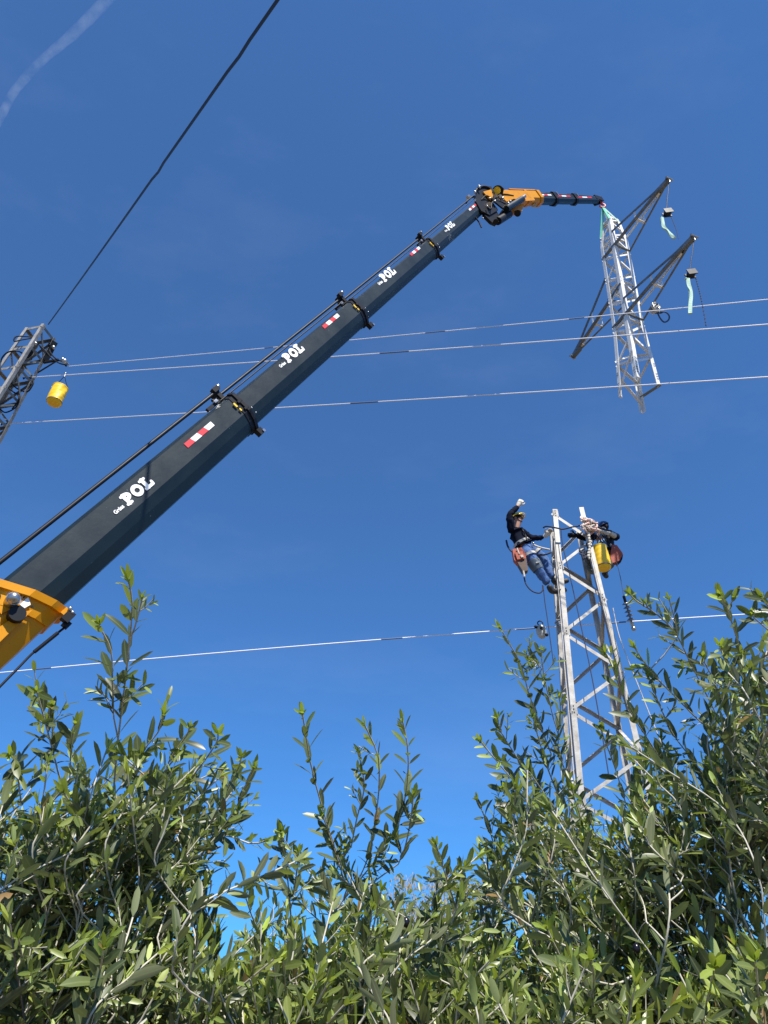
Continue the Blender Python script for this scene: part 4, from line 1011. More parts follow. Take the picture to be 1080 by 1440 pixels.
    # pouch
    pc = J(729, 783, -.22); pr = thing('tool_pouch', pc, 'red-brown tool pouch hanging from the belt of the worker in the yellow helmet', 'pouch')
    ax = (J(736, 803, -.2) - J(725, 773, -.22)).normalized(); sx_ = ax.cross(Vector((0, 1, 0))).normalized(); fy = ax.cross(sx_)
    top = J(726.5, 773, -.20)
    one('pocket', M['pouch'], pr, lambda mb: (mb.prism([top + sx_ * .09, top - sx_ * .09, top - sx_ * .13 + ax * .22, top - sx_ * .07 + ax * .36, top + sx_ * .09 + ax * .32, top + sx_ * .12 + ax * .12], Vector((0, 1, 0)), .10, centred=True)))
    one('side_pocket', M['leather'], pr, lambda mb: (mb.prism([top + sx_ * .10 + ax * .24, top - sx_ * .09 + ax * .28, top - sx_ * .05 + ax * .50, top + sx_ * .05 + ax * .50], Vector((0, 1, 0)), .12, centred=True)))
    one('pocket', M['pouch'], pr, lambda mb: (mb.prism([top + sx_ * .07 + ax * .10 - Vector((0, .06, 0)), top - sx_ * .08 + ax * .10 - Vector((0, .06, 0)), top - sx_ * .08 + ax * .25 - Vector((0, .06, 0)), top + sx_ * .06 + ax * .26 - Vector((0, .06, 0))], Vector((0, 1, 0)), .05, centred=True)))
    one('tool_handle', M['rope_pale'], pr, lambda mb: (mb.tube([J(736, 803, -.25), J(737.5, 811, -.25)], .018, 8), mb.tube([J(727, 771, -.28), J(730, 779, -.28)], .014, 8)))
    one('flap', M['rope_pale'], pr, lambda mb: mb.box(J(734, 782, -.29), sx_, Vector((0, 1, 0)), ax, .05, .012, .05))
worker_left()

def worker_right():
    D = 15.25
    def J(x, y, o=0.0): return VP_(x, y, YL + .42 + o)
    root = thing('person', J(850, 812), 'crouched worker in dark sleeves behind the yellow bucket on the right pylon leg', 'person')
    pelv, sp, ch, nk, hd = J(852, 777), J(847, 766), J(843, 756), J(845, 748), J(849, 741.5, .02)
    s1, e1, w1 = J(836, 754, -.05), J(822, 756, -.25), J(811, 753, -.32)
    s2, e2, w2 = J(855, 751, .05), J(868, 756, .02), J(857, 749.5, -.3)
    h1, k1, a1 = J(846, 779, -.05), J(828, 775, -.18), J(828, 794, -.1)
    h2, k2, a2 = J(855, 780, .05), J(858, 795, -.18), J(851, 802, .1)
    b1, t1 = J(829, 799, -.12), J(834, 806, -.28); b2, t2 = J(850, 806, .05), J(853, 811, -.16)
    V = [(pelv, .09), (sp, .085), (ch, .085), (nk, .055), (hd, (.085, .095)), (s1, .045), (e1, .04), (w1, .028), (s2, .055), (e2, .04), (w2, .028), (h1, .08), (k1, .06), (a1, .04), (h2, .08), (k2, .06), (a2, .04)]
    E = [(0, 1), (1, 2), (2, 3), (3, 4), (2, 5), (5, 6), (6, 7), (2, 8), (8, 9), (9, 10), (0, 11), (11, 12), (12, 13), (0, 14), (14, 15), (15, 16)]
    skinned('body', V, E, M['skin'], root)
    skinned('shirt', [(sp, (.15, .14)), (ch, (.165, .15)), (ch.lerp(nk, .7), .085), (pelv.lerp(sp, .3), .145), (s1, .085), (s2, .08)], [(0, 1), (1, 2), (0, 3), (1, 4), (1, 5)], M['denim_pale'], root, extra=.012)
    skinned('sleeve', [(s1, .092), (s1.lerp(e1, .5), .085), (e1, .078), (e1.lerp(w1, .5), .066), (w1, .052)], [(0, 1), (1, 2), (2, 3), (3, 4)], M['navy'], root, extra=.008)
    skinned('sleeve', [(s2, .10), (s2.lerp(e2, .5), .098), (e2, .088), (e2.lerp(w2, .45), .062)], [(0, 1), (1, 2), (2, 3)], M['navy'], root, extra=.008)
    skinned('waistcoat', [(s2 + Vector((.02, 0, 0)), .085), (J(857, 762, -.02), .10), (J(858, 773, -.02), .11), (pelv + Vector((.08, -.05, 0)), .10)], [(0, 1), (1, 2), (2, 3)], M['black'], root, extra=.01)
    skinned('trousers', [(pelv, (.15, .14)), (h1, .11), (h1.lerp(k1, .5), .11), (k1, .10), (k1.lerp(a1, .5), .085), (a1, .07), (h2, .11), (h2.lerp(k2, .5), .105), (k2, .095), (a2, .07)],
            [(0, 1), (1, 2), (2, 3), (3, 4), (4, 5), (0, 6), (6, 7), (7, 8), (8, 9)], M['trous_grey'], root, extra=.014)
    skinned('boot', [(a1, .06), (b1, .062), (b1.lerp(t1, .5), .058), (t1, .045)], [(0, 1), (1, 2), (2, 3)], M['boot_olive'], root)
    skinned('boot', [(a2, .06), (b2, .065), (b2.lerp(t2, .5), .06), (t2, .048)], [(0, 1), (1, 2), (2, 3)], M['boot'], root)
    one('harness_strap', M['black'], root, lambda mb: [mb.tube(spline([s2 + Vector((-.02 - .03 * k, -.09, .05)), ch + Vector((.09 - .04 * k, -.15, 0)), sp + Vector((.10 - .03 * k, -.16, 0)), pelv + Vector((.04, -.14, .03))], 5), .013, 6) for k in range(3)])
    one('harness_ring', M['web'], root, lambda mb: [mb.ball(J(x, y, -.2), .025, n=8) for x, y in ((856, 755), (859, 766), (846, 746), (864, 771))])
    g = MB(); hand(g, w1, J(806, 752.5, -.34), (-1, -.2, -.2), (0, -.5, 1), 1.2, .6); g.build('glove', M['rubber'], root)
    g = MB(); hand(g, w2, J(850, 748, -.36), (-1, -.1, .1), (0, -.3, 1), 1.2, .6); g.build('glove', M['glove'], root)
    one('forearm', M['glove'], root, lambda mb: mb.tube([e2.lerp(w2, .4), w2], [.055, .045], 10))
    head(root, hd, (-.75, -.35, -.45), (.1, .15, 1), M['helmet_navy'], .1)
    pr = thing('tool_pouch', J(867, 783), 'red tool pouch on the right hip of the crouched worker', 'pouch')
    c = J(864, 769, -.15); sx_ = Vector((1, 0, 0)); ax = (J(868, 797, -.15) - c).normalized(); sx_ = (sx_ - ax * sx_.dot(ax)).normalized()
    one('pocket', M['pouch'], pr, lambda mb: (mb.prism([c + sx_ * .03, c - sx_ * .06, c - sx_ * .14 + ax * .30, c - sx_ * .10 + ax * .42, c + sx_ * .04 + ax * .36, c + sx_ * .13 + ax * .20], Vector((0, 1, 0)), .14, centred=True),))
    one('side_pocket', M['navy'], pr, lambda mb: (mb.prism([c + sx_ * .13 + ax * .20, c + sx_ * .05 + ax * .24, c - sx_ * .0 + ax * .42, c + sx_ * .10 + ax * .32], Vector((0, 1, 0)), .13, centred=True), ))
worker_right()
bucket(VP_(842, 770, YL + .06), VP_(842, 770, YL + .06) - ZV * .50 + Vector((.02, 0, 0)), .150, .145, 'yellow bucket hanging in front of the crouched worker', VP_(838, 752, YL + .02))

# ---------------------------------------------------------------- ropes and lines round the standing pylon
def RP(x, y, d): return VP_(x, y, YL + (d - 15.0) * .8)
def rope(px, r, m_, label, name='rope', group=None, beads=0, d=15.0):
    ps = spline([RP(q[0], q[1], q[2] if len(q) > 2 else d) for q in px], 6); mb = MB(); mb.tube(ps, r, 6)
    return tag(mb.build(name, m_), label, 'rope', group)
rope([(764, 742, 14.9), (770, 740, 14.8), (785, 743, 14.8), (792, 744, 14.8), (805, 741, 14.8), (824, 738, 14.9)], .016, M['rope_dark'], 'dark lanyard stretched between the tops of the two front legs')
rope([(750, 766, 14.85), (760, 770, 14.8), (773, 773, 14.85)], .018, M['rope_pale'], 'pale positioning lanyard from the left worker to the leg')
rope([(757, 780, 14.95), (766, 780, 14.85), (774, 777, 14.85)], .020, M['rope_dark'], 'dark strap from the left worker to the leg below the pale lanyard')
rope([(712, 760, 15), (714, 768, 14.95), (719, 775, 14.9), (724, 778, 14.85)], .018, M['rope_dark'], 'strap bulging behind the back of the left worker')
rope([(737, 812, 14.8), (740, 822, 14.8), (748, 831, 14.8), (758, 834, 14.8), (763, 830, 14.8), (763, 823, 14.8)], .013, M['rope_dark'], 'slack rope loop under the left worker')
rope([(764, 824, 14.8), (766, 845, 14.8), (770, 872, 14.8), (778, 930, 14.7)], .008, M['rope_dark'], 'thin line dropping from the slack loop')
rope([(789, 744, 14.8), (791, 765, 14.8), (798, 795, 14.75), (806, 830, 14.7), (817, 880, 14.6), (830, 940, 14.4), (843, 1010, 14.2), (856, 1090, 14)], .009, M['rope_dark'], 'thin dark line running down inside the standing pylon')
rope([(867, 790, 15), (872, 810, 14.9), (877, 838, 14.6)], .006, M['rope_dark'], 'thin line from the red pouch to the insulator')
gl = LP['corner']; zt_ = LP['ztop']
def follow(k, z0, z1, o0, o1, r, m_, label, wob=.004, seed=0):
    rg = random.Random(seed); pts = []
    for i in range(15):
        t = i / 14; z = z0 + (z1 - z0) * t; p = gl(k, z) + Vector(o0).lerp(Vector(o1), t) + Vector((rg.uniform(-wob, wob), 0, 0)); pts.append(p)
    mb = MB(); mb.tube(spline(pts, 3), r, 6); return tag(mb.build('rope', m_), label, 'rope', 'ropes laid along the pylon legs')
follow('A', zt_ - .6, zt_ - 5.5, (-.03, -.03, 0), (-.05, -.03, 0), .010, M['rope_pale'], 'pale rope running down along the left front leg', seed=1)
follow('A', zt_ - .7, zt_ - 5.5, (-.055, -.02, 0), (-.02, -.03, 0), .009, M['rope_dark'], 'dark rope running down along the left front leg', seed=2)
follow('B', zt_ - .9, zt_ - 4.4, (-.13, -.03, 0), (-.10, -.03, 0), .010, M['rope_dark'], 'dark rope along the inner edge of the right front leg', seed=3)
follow('B', zt_ - .9, zt_ - 4.4, (-.085, -.04, 0), (-.055, -.03, 0), .009, M['rope_pale'], 'pale rope along the right front leg', seed=4)
rope([(862, 855, 14.7), (871, 895, 14.6), (890, 945, 14.5), (909, 993, 14.4), (930, 1045, 14.3)], .008, M['rope_pale'], 'thin pale stay line right of the standing pylon')
def coil():
    rg = random.Random(21); root = thing('rope_coil', RP(829, 741, 14.75), 'red and white rope bundle knotted round the right front leg top', 'rope')
    for k in range(12):
        cx, cy = 828 + rg.uniform(-4, 9), 740 + rg.uniform(-8, 8); rx, ry = rg.uniform(2, 8), rg.uniform(2, 6); ph_ = rg.uniform(0, 3)
        a0 = rg.uniform(0, 6); ps = [RP(cx + rx * math.cos(a0 + a) + 2 * math.sin(a * 2.3 + k), cy + ry * math.sin(a0 + a * 1.1 + ph_) + 1.5 * math.cos(a * 3.1 + k), 14.82 + .12 * math.sin(a + k)) for a in np.linspace(0, 5.5, 11)]
        one('loop', M['rope_red'] if k % 3 else M['rope_pale'], root, lambda mb: mb.tube(spline(ps, 3), .017, 6))
    mb = MB()
    for k in range(9):
        p = RP(829 + rg.uniform(-2, 2), 750 + k * 4, 14.78); mb.ball(p, .028, n=8, sz=1.3); mb.tube([p, RP(829, 754 + k * 4, 14.78)], .02, 6)
    tag(mb.build('knotted_rope', M['rope_pale']), 'pale knotted rope hanging down the right front leg beside the bucket', 'rope')
    mb = MB()
    for k in range(8):
        x, y = 822 + rg.uniform(-5, 5), 776 + rg.uniform(-9, 9); mb.tube(spline([RP(x + rg.uniform(-5, 5), y + rg.uniform(-5, 5), 14.9) for _ in range(4)], 3), .016, 6)
    tag(mb.build('carabiner_bunch', M['rope_dark']), 'dark bunch of clips and cord beside the knotted rope', 'clips')
    rope([(824, 738, 14.8), (832, 741, 14.75), (842, 745, 14.8), (856, 752, 14.9)], .02, M['rope_pale'], 'pale rope from the bundle to the crouched worker')
    rope([(823, 732, 14.8), (833, 735, 14.75), (845, 743, 14.8), (860, 747, 14.9)], .018, M['rope_dark'], 'dark rope above the crouched worker')
coil()

# ================================================================ olive trees
# leaf template: 8 vertices, folded along the midrib
LT_V = np.array([[0, 0, 0], [-.42, .22, .10], [0, .24, 0], [.42, .22, .10], [-.5, .52, .12], [0, .54, 0], [.5, .52, .12], [-.40, .80, .08], [0, .82, 0], [.40, .80, .08], [0, 1.0, 0], [0, -.09, 0]], dtype=np.float64)
LT_F = [(0, 2, 1), (0, 3, 2), (1, 2, 5, 4), (2, 3, 6, 5), (4, 5, 8, 7), (5, 6, 9, 8), (7, 8, 10), (8, 9, 10)]
def leaf_verts(o, d, n, ln, wd, curl, twist=0.0):
    d = d / np.linalg.norm(d); n = n - d * n.dot(d); n = n / (np.linalg.norm(n) + 1e-9); s = np.cross(d, n)
    y = LT_V[:, 1]; z = LT_V[:, 2] * wd - curl * ln * y * y
    return o + np.outer(y * ln, d) + np.outer(LT_V[:, 0] * wd, s) + np.outer(z, n)
def make_leaf_mesh(name, vs_list, tints, m_):
    n = len(vs_list); k = len(LT_V); co = np.concatenate(vs_list).astype(np.float32)
    me = bpy.data.meshes.new(name); me.vertices.add(n * k); me.vertices.foreach_set('co', co.ravel())
    fl = [len(f) for f in LT_F]; fi = np.concatenate([np.array(f) for f in LT_F]); nl = len(fi)
    idx = (np.arange(n)[:, None] * k + fi[None, :]).ravel().astype(np.int32)
    tot = np.tile(np.array(fl, dtype=np.int32), n); st = np.concatenate([[0], np.cumsum(tot)[:-1]]).astype(np.int32)
    me.loops.add(n * nl); me.loops.foreach_set('vertex_index', idx)
    me.polygons.add(n * len(LT_F)); me.polygons.foreach_set('loop_start', st); me.polygons.foreach_set('loop_total', tot)
    me.polygons.foreach_set('use_smooth', np.ones(n * len(LT_F), dtype=bool))
    at = me.color_attributes.new('tint', 'FLOAT_COLOR', 'POINT')
    c = np.repeat(np.array(tints, dtype=np.float32), k, axis=0); c = c.copy(); c[:, 3] = np.tile(np.array([1, 0, 1, 0, 0, 1, 0, 0, 1, 0, 1, 1], dtype=np.float32), n); at.data.foreach_set('color', c.ravel())
    me.materials.append(m_); me.update(calc_edges=True); me.validate(); return me
# shared meshes for the leaves that are objects of their own
PROTO = {}
def proto(kind, curl_i, tone):
    key = (kind, curl_i, tone)
    if key not in PROTO:
        v = leaf_verts(np.zeros(3), np.array([0, 1., 0]), np.array([0, 0, 1.]), 1.0, [.23, .265, .30][kind], [-.06, .04, .14, .26][curl_i])
        PROTO[key] = make_leaf_mesh('leaf', [v], [(tone[0], tone[1], tone[2], 1)], M['leaf'])
    return PROTO[key]

def seg_in(poly, x, y):
    c = False; n = len(poly)
    for i in range(n):
        x0, y0 = poly[i]; x1, y1 = poly[(i + 1) % n]
        if (y0 > y) != (y1 > y) and x < (x1 - x0) * (y - y0) / (y1 - y0) + x0: c = not c
    return c

def olive_tree(seed, base, label, shoots, fills, limbs, holes=(), nleafobj=300, olives=(), leaf_s=1.0, thick=None):
    """shoots: explicit (pixel path from tip to foot, distance tip, distance foot, leaf length m)
       fills: (polygon, count, dmin, dmax, leaf length); limbs: main limb paths in metres"""
    rg = random.Random(seed); npr = np.random.RandomState(seed)
    root = thing('olive_tree', base, label, 'tree', 'olive trees at the foot of the picture')
    nodes = []; par = []; load = []        # skeleton
    def add_node(p, k): nodes.append(np.array(p, dtype=float)); par.append(k); load.append(0); return len(nodes) - 1
    paths = []                               # (list of node ids)
    for lb in limbs:
        pts = spline([Vector(q) for q in lb], 6)
        k = -1
        if nodes:
            A = np.array(nodes); k = int(np.argmin(((A - np.array(pts[0])) ** 2).sum(1)))
        ids = [k] if k >= 0 else []
        for p in (pts if k < 0 else pts[1:]): k = add_node(p, k); ids.append(k)
        paths.append(ids)
    nlimb = len(nodes)
    todo = []
    for px, dt, df, ls in shoots:
        (x0_, y0_), (x1_, y1_) = px[0], px[1]; dd_ = math.hypot(x1_ - x0_, y1_ - y0_); k_ = min(.7, 20 / dd_); px = [(x0_ + (x1_ - x0_) * k_, y0_ + (y1_ - y0_) * k_)] + list(px[1:])
        n_ = len(px); pts = [P(x, y, dt + (df - dt) * i / max(1, n_ - 1)) for i, (x, y) in enumerate(px)]
        todo.append((pts[::-1], ls, 2.0))
    for poly, cnt, d0, d1, ls in fills:
        xs = [p[0] for p in poly]; ys = [p[1] for p in poly]; c = 0; tries = 0
        while c < cnt and tries < cnt * 40:
            tries += 1
            x = rg.uniform(min(xs), max(xs)); y = rg.uniform(min(ys), max(ys))
            if not seg_in(poly, x, y): continue
            if any((x - hx) ** 2 / (hr * hr) + (y - hy) ** 2 / (hs_ * hs_) < 1.0 for hx, hy, hr, hs_ in holes): continue
            d = rg.uniform(d0, d1) if rg.random() < .7 else rg.uniform(d0, (d0 + d1) / 2)
            tip = P(x, y, d)
            cen = Vector(limbs[0][-1]); out = (tip - cen); out.z *= .3
            out = out.normalized() if out.length > 1e-6 else Vector((0, 0, 1))
            dr = (Vector((rg.gauss(0, .42), rg.gauss(0, .42), rg.uniform(.45, 1.1))) + out * rg.uniform(.1, .7)).normalized()
            ln = rg.uniform(.16, .34)
            bend = Vector((rg.gauss(0, 1), rg.gauss(0, 1), 0)) * .05 * ln / .25
            foot = tip - dr * ln; midp = tip.lerp(foot, .5) + bend
            if any(((q_[0] - hx) / hr) ** 2 + ((q_[1] - hy) / hs_) ** 2 < 1.0 for q_ in (proj(foot), proj(midp)) for hx, hy, hr, hs_ in holes): continue
            todo.append(([foot, foot.lerp(midp, .5) + bend * .2, midp, midp.lerp(tip, .5), tip], ls * rg.uniform(.8, 1.2), rg.uniform(0, 1))); c += 1
    cen = np.array(limbs[0][-1])
    todo.sort(key=lambda t: np.linalg.norm(np.array(t[0][0]) - cen))
    leaves = []; tints = []; stems = []
    olv = []
    for pts, ls, pr in todo:
        foot = np.array(pts[0]); A = np.array(nodes)
        dv = A - foot; dist = np.sqrt((dv ** 2).sum(1)); cost = dist + np.maximum(0, dv[:, 2] + .04) * 1.6
        cost[:max(1, nlimb // 6)] += .5
        k = int(np.argmin(cost)); n0 = Vector(nodes[k]); f = Vector(foot)
        sd = (pts[1] - pts[0]).normalized(); gap = (f - n0).length
        pd_ = (n0 - Vector(nodes[par[k]])) if par[k] >= 0 else Vector((0, 0, 1)); pd_ = pd_.normalized() if pd_.length > 1e-6 else Vector((0, 0, 1))
        q1 = n0 + pd_ * gap * .25 + (f - n0) * .12; q2 = f - sd * gap * .38
        ctrl = f - sd * gap * .30 + (n0 - f) * .25 + Vector((rg.gauss(0, .08), rg.gauss(0, .08), -.04)) * gap
        cnt = max(2, int(gap / .05)); link = [n0 * (1 - t_) ** 3 + q1 * 3 * t_ * (1 - t_) ** 2 + q2 * 3 * t_ * t_ * (1 - t_) + f * t_ ** 3 for t_ in [i_ / cnt for i_ in range(1, cnt + 1)]]
        ids = [k]
        for p in link: k = add_node(p, k); ids.append(k)
        shp = spline(pts, max(2, int(8 / (len(pts) - 1)) + 1))
        sh_ids = [k]
        for p in shp[1:]:
            k = add_node(p, k); ids.append(k); sh_ids.append(k)
        paths.append(ids); j = k
        while j >= 0: load[j] += 1; j = par[j]
        # leaves, opposite pairs crossing at right angles
        if len(link) > 2 and rg.random() < .92: shp = link[-min(len(link), rg.randint(3, 9)):-1] + shp
        L_ = 0; segs = []
        for a_, b_ in zip(shp[:-1], shp[1:]): segs.append((L_, a_, b_)); L_ += (b_ - a_).length
        ls = ls * (1.28 if pr > 1 else 1.18); step = ls * (rg.uniform(.46, .58) if pr > 1 else rg.uniform(.36, .50)); s_ = step * .3 - (min(gap, .12) if gap > .1 else 0); ph = rg.uniform(0, math.pi); q = 0
        s_ = step * .4
        while s_ < L_ + 1e-6:
            i = max(j_ for j_ in range(len(segs)) if segs[j_][0] <= s_ + 1e-9); l0, a_, b_ = segs[i]
            o = a_.lerp(b_, min(1, (s_ - l0) / max(1e-6, (b_ - a_).length))); ax = (b_ - a_).normalized()
            fr = s_ / L_; u_ = ax.orthogonal().normalized(); v_ = ax.cross(u_)
            ang0 = ph + q * math.pi / 2
            for side in (0, 1):
                if rg.random() < .10 + (.18 if fr < .3 else 0): continue
                ang = ang0 + side * math.pi + rg.gauss(0, .25); rad = u_ * math.cos(ang) + v_ * math.sin(ang)
                open_ = rg.uniform(.55, 1.05) * (1.0 - .45 * fr ** 3)
                d = ax * math.cos(open_) + rad * math.sin(open_) + Vector((0, 0, rg.gauss(.04, .12)))
                nrm = ax * math.sin(open_) - rad * math.cos(open_) + Vector((rg.gauss(0, .5), rg.gauss(0, .5), .12))
                ln = ls * (1.0 - .5 * fr ** 4) * rg.uniform(.75, 1.3) * (.75 + .25 * min(1, fr * 4)); ln = min(ln, .070); wd = ln * rg.uniform(.215, .32)
                young = max(0.0, min(1.0, (fr - .70) * 2.2 + rg.gauss(.0, .12) + (.55 if rg.random() < .05 else 0) + (.45 if 1 > pr > .8 else 0)))
                cu = rg.gauss(.07, .10)
                leaves.append((np.array(o) + np.array(rad) * .002, np.array(d), np.array(nrm), ln, wd, cu)); tints.append((young, rg.random(), rg.random(), 1))
            # side twiglets with small leaves
            if rg.random() < .22 and fr < .8:
                ang = rg.uniform(0, 6.28); rad = u_ * math.cos(ang) + v_ * math.sin(ang); td = (ax + rad * .9).normalized(); tl = ls * rg.uniform(.8, 1.5)
                stems.append(([o, o + td * tl * .5, o + td * tl + ax * .01], .0011))
                for m2 in range(3):
                    oo = o + td * tl * (.4 + .3 * m2)
                    for sg_ in (-1, 1):
                        r2 = td.orthogonal().normalized(); r2 = Quaternion(td, m2 * 1.57 + (0 if sg_ > 0 else math.pi) + ang) @ r2
                        d2 = td * .75 + r2 * .65; l2 = ls * rg.uniform(.4, .7)
                        leaves.append((np.array(oo), np.array(d2), np.array(td * .6 - r2 * .8), l2, l2 * .24, .08)); tints.append((min(1, .25 + .3 * rg.random()), rg.random(), rg.random(), 1))
            # ripe olives here and there
            s_ += step * rg.uniform(.85, 1.15); q += 1
        # tip tuft
        for k2 in range(4):
            ang = ph + k2 * math.pi / 2; ax = (shp[-1] - shp[-2]).normalized(); u_ = ax.orthogonal().normalized(); rad = Quaternion(ax, ang) @ u_
            d = ax + rad * rg.uniform(.15, .45); ln = ls * rg.uniform(.45, .8)
            leaves.append((np.array(shp[-1]), np.array(d), np.array(ax * .3 - rad), ln, ln * .2, .05)); tints.append((rg.uniform(.45, 1.0), rg.random(), rg.random(), 1))
    # wood: each limb/branch path as one tube; thick ones are parts, fine ones stuff
    def rad_of(i): return min(.018, .0013 + .00045 * math.sqrt(load[i]) + .00009 * load[i])
    wood = []
    for ids in paths:
        pts = [Vector(nodes[i]) for i in ids]; rr = [rad_of(i) for i in ids]
        if len(ids) > 1: rr[0] = min(rr[0], rr[1] * 1.25)
        if len(pts) >= 2: wood.append((pts, rr))
    if thick: wood[0] = (wood[0][0], [thick * (1 - .55 * i / len(wood[0][0])) for i in range(len(wood[0][0]))])
    tr = one('trunk', M['bark'], root, lambda mb: mb.tube(wood[0][0], wood[0][1], 12))
    rest = wood[1:]; order = sorted(range(len(rest)), key=lambda i: -max(rest[i][1]) * len(rest[i][0]))
    pick = set(order[:60]); fine = MB()
    for i, (pts, rr) in enumerate(rest):
        if i in pick:
            one('branch', M['bark'] if max(rr) > .006 else M['twig'], root, lambda mb: mb.tube(pts, rr, 7))
        else: fine.tube(pts, rr, 5, caps=False)
    for pts, r_ in stems: fine.tube(pts, r_, 4, caps=False)
    fine.build('twigs', M['twig'], root, kind='stuff')
    # leaves: the largest in view are objects, the others one part
    off = np.array(root.location); sc = []
    for i, (o, d, n_, ln, wd, cu) in enumerate(leaves):
        x, y, dd = proj(Vector(o)); vis = (-10 < x < 1090 and 700 < y < 1450 and dd > .3); sc.append(ln / dd if vis else 0)
    # favour leaves at the outline or near the lens
    top = set(int(i) for i in np.argsort(-np.array(sc))[:nleafobj] if sc[int(i)] > 0)
    small = [i for i in range(len(leaves)) if i not in top]
    vs = [leaf_verts(leaves[i][0] - off, *leaves[i][1:]) for i in small]
    me = make_leaf_mesh('foliage', vs, [tints[i] for i in small], M['leaf'])
    fo = bpy.data.objects.new('foliage', me); COL.objects.link(fo); fo.parent = root; fo['kind'] = 'stuff'
    tones = [(0.0, .1, .3), (0, .5, .6), (.05, .9, .4), (.3, .6, .5), (.6, .7, .7), (.95, .8, .4)]
    for i in top:
        o, d, n_, ln, wd, cu = leaves[i]; y_, t1_, t2_, _ = tints[i]
        kind = 0 if wd / ln < .25 else (1 if wd / ln < .285 else 2); ci = 0 if cu < 0 else (1 if cu < .08 else (2 if cu < .2 else 3))
        tone = min(tones, key=lambda q: abs(q[0] - y_) * 3 + abs(q[1] - t1_))
        d = Vector(d).normalized(); n2 = Vector(n_); n2 = (n2 - d * n2.dot(d)).normalized(); s = d.cross(n2)
        lo = bpy.data.objects.new('leaf', proto(kind, ci, tone)); COL.objects.link(lo); lo.parent = root
        B = Matrix((s, d, n2)).transposed().to_4x4()
        lo.matrix_local = Matrix.Translation(Vector(o) - root.location) @ B @ Matrix.Diagonal((ln, ln, ln, 1))
    for (x, y, d) in olives:
        c = P(x, y, d); A = np.array(nodes); k = int(np.argmin(((A - np.array(c)) ** 2).sum(1) + np.maximum(0, np.array(c)[2] - A[:, 2]) * .3))
        n0 = Vector(nodes[k])
        ov = one('olive', M['olive'], root, lambda mb: mb.ball(c, .0085, sz=1.25, n=14))
        one('fruit_stalk', M['twig'], ov, lambda mb: mb.tube(bez(n0, (n0 + c) / 2 + Vector((0, 0, .02)), c + Vector((0, 0, .009)), 6), .0009, 5))
    print('tree', seed, 'leaves', len(leaves), 'shoots', len(todo), 'nodes', len(nodes))
    return root

# left tree
lbase = Vector((-0.95, 2.1, -.02))
left_shoots = [
 ([(178, 800), (186, 850), (182, 905), (176, 960), (166, 1040), (160, 1110)], 1.55, 1.75, .062),
 ([(133, 858), (142, 885), (156, 915), (158, 960), (160, 1010)], 1.6, 1.7, .050),
 ([(203, 823), (198, 850), (190, 880)], 1.58, 1.6, .030),
 ([(45, 952), (55, 985), (70, 1040), (88, 1110)], 1.6, 1.8, .050),
 ([(75, 975), (72, 1000), (76, 1060)], 1.7, 1.8, .045),
 ([(4, 1045), (22, 1075), (30, 1130)], 1.5, 1.7, .055),
 ([(108, 1000), (100, 1050), (98, 1100)], 1.7, 1.8, .050),
 ([(236, 988), (222, 1030), (200, 1060), (188, 1110)], 1.65, 1.8, .050),
 ([(272, 1003), (262, 1035), (238, 1070), (220, 1120)], 1.7, 1.85, .048),
 ([(310, 1012), (304, 1045), (280, 1080), (240, 1130)], 1.7, 1.9, .050),
 ([(345, 1045), (335, 1080), (315, 1120), (290, 1170)], 1.75, 1.9, .046),
 ([(365, 1062), (350, 1095), (335, 1130), (318, 1170)], 1.7, 1.85, .044),
 ([(345, 1120), (330, 1150), (300, 1180)], 1.75, 1.85, .044),
 ([(392, 1180), (350, 1186), (300, 1172), (235, 1200), (180, 1225), (140, 1240)], 1.6, 1.95, .042),
 ([(268, 1200), (272, 1250), (274, 1310), (268, 1370)], 1.8, 1.95, .048),
 ([(238, 1265), (232, 1300), (222, 1350)], 2.1, 2.2, .042),
 ([(150, 1315), (140, 1370), (130, 1430)], 1.2, 1.35, .052),
 ([(22, 1300), (30, 1340), (42, 1400)], 1.3, 1.4, .050),
]
LB = (-.95, 2.1, -.05)
llimbs = [[LB, (-.93, 2.08, .5), (-.85, 2.05, 1.0), (-.78, 2.02, 1.35)],
          [(-.78, 2.02, 1.35), (-.70, 1.95, 1.65), (-.62, 1.85, 1.95)],
          [(-.78, 2.02, 1.35), (-.95, 1.98, 1.6), (-1.05, 1.9, 1.85)],
          [(-.80, 2.03, 1.2), (-.55, 1.9, 1.45), (-.42, 1.82, 1.75)],
          [(-.85, 2.05, 1.1), (-.8, 1.75, 1.4), (-.72, 1.55, 1.6)]]
lfills = [([(0, 1075), (60, 1050), (120, 1040), (190, 1055), (260, 1065), (330, 1090), (345, 1150), (300, 1185), (262, 1240), (258, 1440), (0, 1440)], 170, 1.45, 2.4, .048),
          ([(0, 1120), (150, 1080), (270, 1120), (250, 1300), (0, 1300)], 30, 1.5, 2.0, .050),
          ([(-160, 1000), (0, 1060), (0, 1500), (-160, 1500)], 60, 1.4, 2.6, .05),
          ([(0, 1300), (300, 1310), (400, 1350), (400, 1470), (0, 1470)], 150, 1.3, 2.4, .049)]
lh = [(318, 1225, 46, 58), (330, 1290, 26, 30), (28, 1170, 12, 16), (120, 1180, 10, 14), (60, 1290, 10, 12), (200, 1340, 12, 14)]
olive_tree(101, LB, 'leafy olive tree on the left with one tall shoot rising toward the crane', left_shoots, lfills, llimbs, lh, 300)

